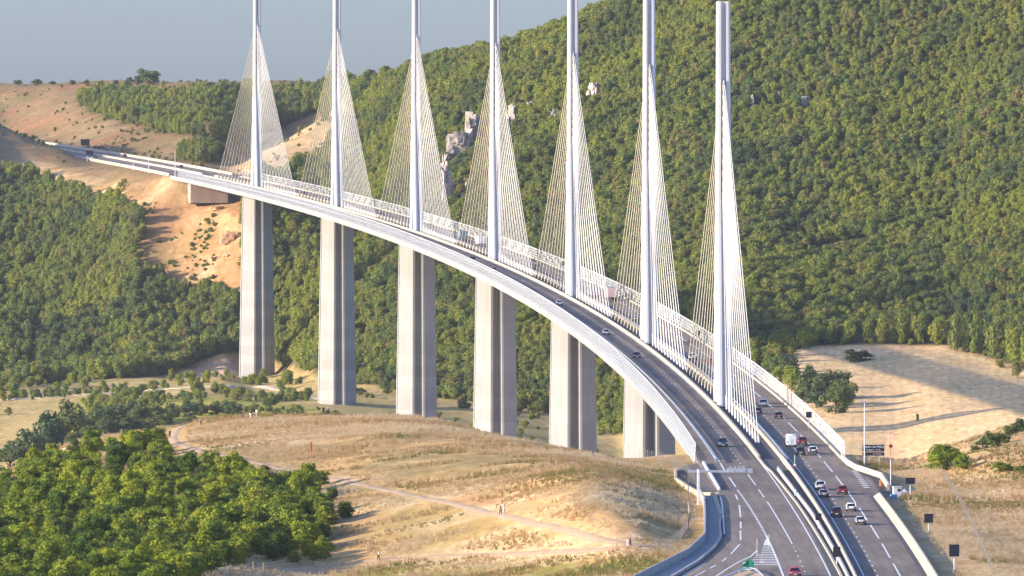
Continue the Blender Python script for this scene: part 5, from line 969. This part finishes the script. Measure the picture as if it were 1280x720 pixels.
def person(loc, rz, label, top, legs, hair='hair_dark', walk=0.16, bag=None, group='walkers on the hill', scale=1.0):
    t = thing('person', label, 'person', loc, rz, group, (scale,)*3)
    J = {'pelvis': (0, 0, .95, .13, .8), 'waist': (0, 0, 1.10, .12, .75), 'chest': (0, .01, 1.32, .145, .7), 'neck': (0, .01, 1.48, .055), 'jaw': (0, .03, 1.57, .07, 1.1), 'crown': (0, .02, 1.68, .085, 1.1)}
    B = [('pelvis', 'waist'), ('waist', 'chest'), ('chest', 'neck'), ('neck', 'jaw'), ('jaw', 'crown')]
    for n_, sx, sw in (('l', -1, walk), ('r', 1, -walk)):
        J.update({n_+'hip': (sx*.09, 0, .90, .095), n_+'knee': (sx*.10, sw*.6+.03, .50, .062), n_+'ankle': (sx*.10, sw*1.1-.02, .09, .042), n_+'toe': (sx*.11, sw*1.1+.15, .045, .036),
                  n_+'sho': (sx*.18, 0, 1.41, .062), n_+'elb': (sx*.24, -sw*.5-.02, 1.14, .045), n_+'wri': (sx*.245, -sw*.9+.06, .90, .030), n_+'palm': (sx*.245, -sw*.95+.08, .83, .034, .6)})
        B += [('pelvis', n_+'hip'), (n_+'hip', n_+'knee'), (n_+'knee', n_+'ankle'), (n_+'ankle', n_+'toe'), ('chest', n_+'sho'), (n_+'sho', n_+'elb'), (n_+'elb', n_+'wri'), (n_+'wri', n_+'palm')]
        px, py, pz = sx*.245, -sw*.95+.08, .83
        for q, (dy, ln) in enumerate(((-.030, .065), (-.010, .08), (.010, .075), (.030, .06))):
            J[n_+'f%d' % q] = (px, py+dy, pz-.045, .011); J[n_+'t%d' % q] = (px-sx*.018, py+dy*1.1, pz-.045-ln*.7, .009)
            B += [(n_+'palm', n_+'f%d' % q), (n_+'f%d' % q, n_+'t%d' % q)]
        J[n_+'th'] = (px-sx*.015, py+.055, pz-.02, .011); B.append((n_+'palm', n_+'th'))
    link_mesh('body', skin_mesh('body', J, B, 'skin'), t)
    cl = {k: J[k] for k in ('pelvis', 'waist', 'chest', 'lsho', 'lelb', 'rsho', 'relb')}; cl = {k: (v[0], v[1], v[2]-(.06 if k == 'pelvis' else 0), v[3]*1.14+.008)+((v[4],) if len(v) > 4 else ()) for k, v in cl.items()}
    link_mesh('shirt', skin_mesh('shirt', cl, [('pelvis', 'waist'), ('waist', 'chest'), ('chest', 'lsho'), ('lsho', 'lelb'), ('chest', 'rsho'), ('rsho', 'relb')], top), t)
    ks = ('pelvis', 'lhip', 'lknee', 'lankle', 'rhip', 'rknee', 'rankle'); tr = {k: (J[k][0], J[k][1], J[k][2], J[k][3]*1.12+.008) for k in ks}
    link_mesh('trousers', skin_mesh('trousers', tr, [('pelvis', 'lhip'), ('lhip', 'lknee'), ('lknee', 'lankle'), ('pelvis', 'rhip'), ('rhip', 'rknee'), ('rknee', 'rankle')], legs), t)
    link_mesh('hair', skin_mesh('hair', {'a': (0, -.02, 1.62, .088), 'b': (0, 0.0, 1.715, .085)}, [('a', 'b')], hair), t)
    f = MB()
    for sx in (-1, 1): f.box((sx*.032, .118, 1.645), (.022, .02, .014))
    f.box((0, .112, 1.575), (.05, .015, .012)); f.build('face', 'hair_dark', t); MB().add([(-.016, .11, 1.60), (.016, .11, 1.60), (0, .145, 1.605), (0, .112, 1.645)], [(0, 1, 2), (0, 2, 3), (1, 3, 2)]).build('nose', 'skin', t)
    for sx in (-1, 1): MB().tube([(sx*.085, .02, 1.64), (sx*.10, .01, 1.64)], .025, 6).build('ear', 'skin', t)
    return t
PP = [('cloth_black', 'cloth_black', 'walker all in black standing against the pier foot', .4), ('cloth_grey', 'cloth_black', 'grey-topped walker beside the companion in black at the pier foot', 2.8), ('cloth_black', 'cloth_blue', 'walker in a black top on the grassy hill crest', 1.2), ('cloth_black', 'cloth_white', 'walker in white shorts on the hill crest', -1.0), ('cloth_white', 'cloth_beige', 'walker in a white shirt, last of three on the hill crest', -1.2),
      ('cloth_beige', 'cloth_brown', 'walker in beige at the top of the footpath bend', .3), ('cloth_brown', 'cloth_black', 'walker in dark clothes where the footpath leaves the wood', .1), ('cloth_black', 'cloth_navy', 'black-clad one of the two walkers halfway along the footpath', 1.2), ('cloth_lilac', 'cloth_lilac', 'lilac-clad one of the two walkers halfway along the footpath', 1.2), ('cloth_black', 'cloth_brown', 'walker in a dark coat near the wire fence gate', -1.5), ('cloth_white', 'cloth_white', 'small walker in white beside the dark coat near the gate', -1.5), ('cloth_white', 'cloth_black', 'walker in a white shirt alone on the lower earth path', 1.4)]
for (x, y), (tp, lg, lb, rz) in zip(PEOPLE, PP):
    person((x, y, gz(x, y)+0.06), rz, lb, tp, lg, walk=0.05 if 'standing' in lb else 0.18, scale=0.8 if 'small' in lb else 1.04)

# ---------------------------------------------------------------- trees
def crown_mesh(name, seed, n, leaf, mat, lobes=9, lr=(.13, .24)):
    """foliage of a unit tree (1 wide, 1 tall): leaf clumps spread over lobes, with an inner mass"""
    R = np.random.RandomState(seed); C = []; rad = []
    for i in range(lobes):
        a = R.uniform(0, 2*math.pi); z = R.uniform(.13, .84); env = math.sqrt(max(.05, 1-((z-.45)/.55)**2)); r = R.uniform(.05, .30)*env
        C.append((r*math.cos(a), r*math.sin(a), z)); rad.append(R.uniform(*lr))
    C.append((0, 0, .5)); rad.append(.27); C = np.array(C); rad = np.array(rad)
    V = []; F = []; cnt = 0; tries = 0
    pr = rad**2/np.sum(rad**2)
    while cnt < n and tries < n*6:
        tries += 1
        i = R.choice(len(rad), p=pr); d = R.normal(size=3); d /= np.linalg.norm(d)
        if d[2] < -.55: continue
        p = C[i]+d*rad[i]*R.uniform(.78, 1.12)
        if np.any(np.linalg.norm(C-p, axis=1) < rad*.72) or p[2] < 0.03: continue
        nrm = d+R.normal(size=3)*.55; nrm /= np.linalg.norm(nrm)
        u = np.cross(nrm, R.normal(size=3)); u /= np.linalg.norm(u); v = np.cross(nrm, u); s = leaf*R.uniform(.55, 1.35); o = len(V)
        V += [p-u*s, p-v*s*.6+nrm*s*.15, p+u*s, p+v*s*.6+nrm*s*.15]; F.append((o, o+1, o+2, o+3)); cnt += 1
    for i in range(len(rad)):
        o = len(V); r = rad[i]*.64
        for a, b_ in ((0, 1), (1, 5), (2, 5), (3, 1)):
            zz = (-1, -.4, .45, 1)[a]; rr = math.sqrt(max(0, 1-zz*zz))
            for k in range(b_): V.append(C[i]+r*np.array([rr*math.cos(2*math.pi*k/max(b_, 1)+a), rr*math.sin(2*math.pi*k/max(b_, 1)+a), zz]))
        for k in range(5):
            k2 = (k+1) % 5; F += [(o, o+1+k2, o+1+k), (o+1+k, o+1+k2, o+6+k2, o+6+k), (o+6+k, o+6+k2, o+11)]
    V = np.array(V); V[:, 2] = np.clip(V[:, 2], 0.0, None); V[:, 2] *= 1/V[:, 2].max(); V[:, :2] *= .5/np.abs(V[:, :2]).max()
    me = bpy.data.meshes.new(name); me.from_pydata([tuple(p) for p in V], [], F); me.materials.append(MAT[mat]); me.update(); return me
def trunk_mesh(name, seed):
    R = random.Random(seed); mb = MB(); mb.tube([(0, 0, -.06), (R.uniform(-.01, .01), 0, .2), (R.uniform(-.03, .03), R.uniform(-.03, .03), .62)], [.035, .026, .010], 6)
    for k in range(3):
        a = R.uniform(0, 6.28); z = R.uniform(.22, .42); mb.tube([(0, 0, z), (.12*math.cos(a), .12*math.sin(a), z+.14), (.24*math.cos(a), .24*math.sin(a), z+.24)], [.016, .011, .004], 5)
    return mb.mesh(name, 'bark')
WOOD = {c: [crown_mesh('crown', 100+10*j+i, 1100, .036, 'leaf_'+c.replace('-', '_').replace(' ', '_'), 22+i % 3, (.07, .17)) for i in range(4)] for j, c in enumerate(('yellow-green', 'bright green', 'deep green'))}
FAR = [crown_mesh('crown', 200+i, 560, .050, 'leaf_forest', 13+i % 3, (.08, .20)) for i in range(7)]
DARK = [crown_mesh('crown', 300+i, 800, .042, 'leaf_dark', 16, (.09, .19)) for i in range(5)]
SCRUBS = [crown_mesh('crown', 400+i, 260, .075, 'leaf_scrub', 7) for i in range(3)]
VERGE = [crown_mesh('crown', 500+i, 1100, .034, 'leaf_bright_green', 18, (.08, .18)) for i in range(3)]
TRUNK = [trunk_mesh('trunk', i) for i in range(4)]
n_tree = 0
def tree(name, x, y, w, h, crowns, label, group, sink=0.0, cat='tree'):
    global n_tree
    n_tree += 1; k = random.random()
    t = thing(name, label, cat, (x, y, gz(x, y)-sink*h), random.uniform(0, 6.28), group, (w*random.uniform(.92, 1.08), w*random.uniform(.92, 1.08), h))
    link_mesh('crown', random.choice(crowns), t); link_mesh('trunk', random.choice(TRUNK), t); return t
ys = sorted(p[1] for p in WOOD_TREES)
for x, y in WOOD_TREES:
    h = random.uniform(3.4, 5.2); w = random.uniform(3.8, 5.8); c = random.choice(('yellow-green', 'bright green', 'bright green', 'bright green', 'deep green'))
    if y > ys[int(len(ys)*.86)]: where, gp = 'along the top edge of the dense wood', 'along the top edge'
    elif x > -86: where, gp = 'on the outer side of the wood facing the dry slope', 'on the outer side'
    elif y < ys[int(len(ys)*.2)]: where, gp = 'at the foot of the wood by the bottom edge', 'at the foot'
    else: where, gp = 'in the middle of the dense wood', 'in the middle'
    tree('oak_tree', x, y, w, h, WOOD[c], c+' oak '+where, c+' oaks '+gp+' of the wood', .05)
for i, (x, y) in enumerate(SCRUB_BUSHES): tree('scrub_bush', x, y, random.uniform(3, 4.6), random.uniform(1.1, 1.9), SCRUBS, 'olive scrub bush on the slope between the wood and the footpath', 'scrub bushes below the footpath', .1, 'bush')
for x, y, w, h in VALLEY_TREES: tree('valley_tree', x, y, w, h, DARK, 'tall blue-green tree in the valley behind the brown hill' if h > 10 else ('blue-green tree in the valley behind the brown hill' if h > 5.5 else 'low dark bush on the grass beyond the hill crest'), 'valley trees' if h > 10 else ('smaller valley trees' if h > 5.5 else 'low bushes beyond the crest'), .06)
for x, y, w, h in CLUMP_TREES: tree('oak_tree', x, y, w*1.05, h*.8, DARK+FAR[:2], 'oak in the compact clump at the edge of the stubble field beside the wind screen', 'clump in the stubble field', .06)
for i, (x, y, w, h) in enumerate(SHADE_BUSHES): tree('dark_bush', x, y, w, h, DARK, 'dark bush inside the long shadow on the stubble field', 'bushes in the shadow band', .1, 'bush')
for x, y, w, h in EDGE_TREES: tree('oak_tree', x, y, w, h, FAR+DARK[:1], 'oak standing at the lower edge of the hill forest above the stubble field', 'forest edge trees above the field', .05)
for i, (x, y, w, h) in enumerate(VERGE_TREES): tree('round_bush', x, y, w, h, VERGE, ['big round green bush at the top of the wire fence', 'green bush joined to the big round one on its lamp post side', 'green bush joined to the big round one on its far side', 'flat spreading bush in the dry verge below the hedge', 'low bush beside the flat spreading one'][i], 'bushes on the dry verge', .08, 'bush')
for i, (x, y, w, h) in enumerate(HEDGE): tree('hedge_bush', x, y, w, h, DARK, 'dark bush in the short hedge between field and verge', 'hedge between field and verge', .1, 'bush')
for i, (x, y, w, h) in enumerate(SKY_TREES): tree('skyline_tree', x, y, w, h, DARK, 'large round tree alone on the plateau rim against the sky' if i == 0 else 'small dark bush on the plateau rim against the sky', 'skyline tree' if i == 0 else 'bushes on the plateau rim', .06)
x, y = SPOTS['bushpost']; tree('sapling', x, y, 1.4, 3.4, DARK, 'tiny lone sapling in the middle of the stubble field', None)

# ---------------------------------------------------------------- rocks
def rock_mesh(seed, mat):
    """a crag: angular blocks with ledges, one mesh"""
    R = random.Random(seed); bm = bmesh.new()
    for k in range(24):
        cx, cy, cz = R.uniform(-.38, .38), R.uniform(-.2, .2), R.uniform(-.40, .38); cx *= 1-.5*max(0, cz); sx, sy, sz = R.uniform(.06, .17), R.uniform(.10, .24), R.uniform(.09, .24)
        if k < 3: cx, cy, cz, sx, sy, sz = (k-1)*.2, .06, -.08-.1*abs(k-1), .27, .2, .42-.1*abs(k-1)
        vs = []
        for q in range(10):
            d = Vector(((q & 1)*2-1, (q >> 1 & 1)*2-1, (q >> 2 & 1)*2-1))*R.uniform(.55, .95); d.x += R.uniform(-.3, .3); d.z += R.uniform(-.3, .3); vs.append(bm.verts.new((cx+d.x*sx, cy+d.y*sy, cz+d.z*sz)))
        r = bmesh.ops.convex_hull(bm, input=vs); bmesh.ops.delete(bm, geom=[e for e in r['geom_interior'] if isinstance(e, bmesh.types.BMVert)], context='VERTS')
    me = bpy.data.meshes.new('rock'); bm.to_mesh(me); bm.free(); me.materials.append(MAT[mat]); return me
RM = [rock_mesh(i, 'rock') for i in range(4)]; RC = [rock_mesh(10+i, 'cut_rock') for i in range(2)]
RL = ['broad lower part of the pale crag beside the fourth pylon', 'high upper part of the pale crag beside the fourth pylon', 'pointed pale crag just beyond the fourth pylon', 'small pale outcrop between fourth and fifth pylons, upper', 'bright cream crag beside the fifth pylon', 'small grey outcrop left of the fifth pylon', 'narrow pale outcrop on the wooded hill beside the first pylon', 'thin pale outcrop on the wooded hill, middle of three', 'broad low outcrop on the wooded hill, farthest from the first pylon', 'small pale crag below the big one by the third pylon', 'tall pale scree face low on the hill by the third pylon', 'small pale outcrop above the deck near the fourth pylon', 'tiny pale outcrop just above the deck near the fourth pylon', 'tiny pale outcrop high on the dense hillside']
for i, (x, y, w, h) in enumerate(ROCKS):
    tag(link_mesh('rock_outcrop', RM[i % 4], None, (x, y, gz(x, y)+h*.32), (0, 0, i*1.3), (w*1.0, w*.8, h*1.0)), RL[i], 'rock', 'pale crags on the wooded hill')
for i, (x, y, w, h) in enumerate(CUT_ROCKS):
    tag(link_mesh('cut_rock', RC[i % 2], None, (x, y, gz(x, y)+h*.05), (0, 0, i*1.9), (w*1.3, w*1.0, h*.42)), ['orange rock face in the cutting beside the last pier', 'low ochre rock under the far abutment', 'pale boulder on the bare slope below the far abutment', 'small pale boulder lowest on the bare slope by the last pier'][i], 'rock', 'rocks in the bare cutting')

# ---------------------------------------------------------------- forest over the far hillsides (one mass)
def forest():
    def shown(ms): return [ob for ob in (next((q for q in COL.objects if q.data == me), None) for me in ms) if ob]
    far, near = shown(FAR), shown([q for c in WOOD.values() for q in c]); protos = far+near
    R = np.random.RandomState(11); P = []
    def scatter(x0, x1, y0, y1, step):
        xs = np.arange(x0, x1, step); ysx = np.arange(y0, y1, step); A, B = np.meshgrid(xs, ysx); A = A.ravel()+R.uniform(-.48, .48, A.size)*step; B = B.ravel()+R.uniform(-.48, .48, B.size)*step
        z, t, D, b = ground(A, B, True); bb = b
        vis = (b > -4.1) & (b < 6.45)
        k = wood_zone(A, B, t, D, b) & vis
        thin = vnoise(A, B, 40, 31)+vnoise(A, B, 13, 32)*.6
        k &= ~((thin > .50) & (D > 3300))
        for (rx, ry, w, h) in ROCKS: k &= ~((np.abs(A-rx) < w*.55) & (B < ry+2) & (B > ry-w*.9-8))
        for (rx, ry, w, h) in EDGE_TREES: k &= (A-rx)**2+(B-ry)**2 > (w*.4)**2
        for s in PYLON_S:
            q = axis(s); k &= ~((np.abs(A-q[0]) < 11) & (np.abs(B-q[1]) < 13))
        return A[k], B[k], z[k], t[k], b[k]
    for box in ((-520, 620, 1560, 2760, 3.05), (-560, 60, 2760, 4200, 4.4)):
        P.append(scatter(*box))
    xs, ysx = R.uniform(-330, 60, 5200), R.uniform(1380, 2240, 5200); z, t, D, b = ground(xs, ysx, True)
    k = (t > 8.4) & (t < 9.99) & (b < 1.5) & (((t > 9.82) & (vnoise(xs, ysx, 30, 71) > .05)) | (in_poly(xs, ysx, LUSH) & (vnoise(xs, ysx, 26, 73) > .14)) | (vnoise(xs, ysx, 30, 71)+.6*vnoise(xs, ysx, 90, 72) > .34))
    P.append((xs[k], ysx[k], z[k], t[k], b[k])); n_scrub = int(k.sum())
    xs, ysx = R.uniform(-480, 0, 9000), R.uniform(2350, 3900, 9000); z, t, D, b = ground(xs, ysx, True); s, off = axis_coords(xs, ysx)
    k = (t > 11.3) & (t < 14) & (b < -.2) & (b > -2.75) & ~wood_zone(xs, ysx, t, D, b) & ((off > 22) | (off < -24)) & (R.uniform(0, 1, 9000) < .10+.5*(vnoise(xs, ysx, 60, 81) > .12))
    P.append((xs[k], ysx[k], z[k], t[k], b[k])); n_tuft = int(k.sum())
    xs, ysx = R.uniform(-250, -150, 6000), R.uniform(2180, 2560, 6000); z, t, D, b = ground(xs, ysx, True)
    k = in_poly(xs, ysx, RED_SOIL) & (vnoise(xs, ysx, 14, 83)+.5*vnoise(xs, ysx, 5, 84) > .20); P.append((xs[k], ysx[k], z[k], t[k], b[k])); n_tuft += int(k.sum())
    # the smaller trees that fill the near wood
    wt = np.array(WOOD_TREES); pk = R.randint(0, len(wt), 420); xs, ysx = wt[pk, 0]+R.normal(0, 2.2, 420), wt[pk, 1]+R.normal(0, 8, 420); z, t, D, b = ground(xs, ysx, True)
    P.append((xs, ysx, z, t, b)); n_fill = 420
    A = np.concatenate([p[0] for p in P]); B = np.concatenate([p[1] for p in P]); Z = np.concatenate([p[2] for p in P]); T = np.concatenate([p[3] for p in P]); Bd = np.concatenate([p[4] for p in P])
    n = len(A); big = R.uniform(.6, 1.55, n)*(1+.5*vnoise(A, B, 25, 41))
    size = 4.5*big; ht = 4.2*big*R.uniform(.85, 1.2, n)
    a_, b_, c_ = n-n_fill-n_tuft-n_scrub, n-n_fill-n_tuft, n-n_fill
    size[a_:b_] *= .8; ht[a_:b_] *= .62; size[b_:c_] *= .45; ht[b_:c_] *= .27; size[c_:] *= .85; ht[c_:] *= .8
    kind = R.randint(0, len(far), n); kind[c_:] = len(far)+R.randint(0, len(near), n_fill)
    back = Bd < -.2; ht = np.where(back & (T > 9.5), ht*1.35, ht)
    me = bpy.data.meshes.new('forest'); me.vertices.add(n); me.vertices.foreach_set('co', np.stack([A, B, Z-.3], -1).ravel())
    for nm, val in (('tree_width', size), ('tree_height', ht), ('turn', R.uniform(0, 6.28, n))):
        me.attributes.new(nm, 'FLOAT', 'POINT').data.foreach_set('value', val.astype(np.float32))
    me.attributes.new('variety', 'INT', 'POINT').data.foreach_set('value', kind.astype(np.int32))
    o = bpy.data.objects.new('forest', me); COL.objects.link(o); o['kind'] = 'stuff'
    tag(o, 'mixed oak forest and scrub covering the hillsides behind the viaduct', 'forest')
    ng = bpy.data.node_groups.new('forest', 'GeometryNodeTree'); ng.interface.new_socket('Geometry', in_out='INPUT', socket_type='NodeSocketGeometry'); ng.interface.new_socket('Geometry', in_out='OUTPUT', socket_type='NodeSocketGeometry')
    nn, ln = ng.nodes, ng.links; gi = nn.new('NodeGroupInput'); go = nn.new('NodeGroupOutput'); m2p = nn.new('GeometryNodeMeshToPoints'); ln.new(gi.outputs[0], m2p.inputs['Mesh'])
    join = nn.new('GeometryNodeJoinGeometry')
    for ob in reversed(protos):
        oi = nn.new('GeometryNodeObjectInfo'); oi.transform_space = 'ORIGINAL'; oi.inputs['Object'].default_value = ob; oi.inputs['As Instance'].default_value = True
        ln.new(oi.outputs['Geometry'], join.inputs[0])
    iop = nn.new('GeometryNodeInstanceOnPoints'); ln.new(m2p.outputs[0], iop.inputs['Points']); ln.new(join.outputs[0], iop.inputs['Instance']); iop.inputs['Pick Instance'].default_value = True
    def attr(nm, ty='FLOAT'):
        a = nn.new('GeometryNodeInputNamedAttribute'); a.data_type = ty; a.inputs['Name'].default_value = nm; return [s_ for s_ in a.outputs if s_.enabled and s_.name == 'Attribute'][0]
    ln.new(attr('variety', 'INT'), iop.inputs['Instance Index'])
    cx = nn.new('ShaderNodeCombineXYZ'); w_ = attr('tree_width'); ln.new(w_, cx.inputs[0]); ln.new(w_, cx.inputs[1]); ln.new(attr('tree_height'), cx.inputs[2]); ln.new(cx.outputs[0], iop.inputs['Scale'])
    rx = nn.new('ShaderNodeCombineXYZ'); ln.new(attr('turn'), rx.inputs[2]); ln.new(rx.outputs[0], iop.inputs['Rotation'])
    ln.new(iop.outputs[0], go.inputs[0]); md = o.modifiers.new('forest', 'NODES'); md.node_group = ng
    return n
print('forest trees', forest(), 'single trees', n_tree)

# ---------------------------------------------------------------- dry grass on the near hill and verge (one mass)
def grass():
    R = np.random.RandomState(5); V = []; F = []
    def area(n, bmin, bmax, d0, d1, ok):
        b = np.radians(R.uniform(bmin, bmax, n)); d = R.uniform(d0, d1, n); X = VIEW[0]+d*np.sin(b); Y = VIEW[1]+d*np.cos(b)
        z, t, D, bb = ground(X, Y, True); s, off = axis_coords(X, Y); k = ok(X, Y, t, D, s, off) & (vnoise(X, Y, 9, 51)+vnoise(X, Y, 28, 52) > -.28)
        for P_, w in ((PATH_MAIN, 2.4), (PATH_LOW, 2.0), (PATH_CREST, 4)):
            q = np.array(P_); dd = np.full(X.shape, 1e9)
            for px, py in q: dd = np.minimum(dd, np.hypot(X-px, (Y-py)))
            for (ax, ay), (bx, by) in zip(q[:-1], q[1:]):
                tt = np.clip(((X-ax)*(bx-ax)+(Y-ay)*(by-ay))/max(1e-6, (bx-ax)**2+(by-ay)**2), 0, 1); dd = np.minimum(dd, np.hypot(X-ax-tt*(bx-ax), Y-ay-tt*(by-ay)))
            k &= dd > w
        return X[k], Y[k], z[k]
    parts = [area(60000, -2.4, 2.2, 1350, 2130, lambda X, Y, t, D, s, off: (off < np.interp(s, *LEFT_EDGE)-1.5) & (t < 6.05)), area(16000, 2.4, 4.2, 1400, 1950, lambda X, Y, t, D, s, off: (off > np.interp(s, *RIGHT_EDGE)+1.5) & (t < 6.1))]
    X, Y, Z = [np.concatenate(c) for c in zip(*parts)]
    n = len(X); K = 5; big = vnoise(X, Y, 16, 61); hgt = R.uniform(.3, .85, n)*(1+big); vs = np.zeros((n, K, 3, 3)); a = R.uniform(0, 6.28, (n, K)); r0 = R.uniform(.05, .3, (n, K)); wd = R.uniform(.05, .12, (n, K))
    cx = X[:, None]+np.cos(a)*r0; cy = Y[:, None]+np.sin(a)*r0
    vs[:, :, 0] = np.stack([cx-wd, cy, np.broadcast_to(Z[:, None]-.05, cx.shape)], -1); vs[:, :, 1] = np.stack([cx+wd, cy, np.broadcast_to(Z[:, None]-.05, cx.shape)], -1)
    vs[:, :, 2] = np.stack([cx+np.cos(a)*.18, cy+np.sin(a)*.18, Z[:, None]+hgt[:, None]*R.uniform(.6, 1.1, (n, K))], -1)
    me = bpy.data.meshes.new('dry_grass'); nv = n*K*3; me.vertices.add(nv); me.vertices.foreach_set('co', vs.ravel()); me.loops.add(nv); me.loops.foreach_set('vertex_index', np.arange(nv)); me.polygons.add(n*K); me.polygons.foreach_set('loop_start', np.arange(n*K)*3); me.update(calc_edges=True)
    st = np.clip(np.repeat(.38+1.1*vnoise(X, Y, 22, 62)+.5*vnoise(X, Y, 7, 63)+R.normal(0, .14, n), K*3), 0, 1); me.attributes.new('straw', 'FLOAT', 'POINT').data.foreach_set('value', st.astype(np.float32))
    me.materials.append(MAT['dry_blade']); o = bpy.data.objects.new('dry_grass', me); COL.objects.link(o); o['kind'] = 'stuff'; tag(o, 'sparse dry grass tufts on the brown hill and verge', 'grass'); return n
print('tufts', grass())

# ---------------------------------------------------------------- the valley's summer haze
m = bpy.data.materials.new('haze'); m.use_nodes = True; nt = m.node_tree
for nd in list(nt.nodes): nt.nodes.remove(nd)
out = nt.nodes.new('ShaderNodeOutputMaterial'); pv = nt.nodes.new('ShaderNodeVolumePrincipled'); pv.inputs['Density'].default_value = HAZE; pv.inputs['Color'].default_value = (0.86, 0.91, 1.0, 1); pv.inputs['Anisotropy'].default_value = 0.2
nt.links.new(pv.outputs[0], out.inputs['Volume']); MAT['haze'] = m
zmin = float(GZ.min())-1.5; zmax = max(float(GZ.max())+22, 165.0)
MB().box((0, 2950, (zmin+zmax)/2), (3300, 11000, zmax-zmin)).build('haze', 'haze', kind='stuff')
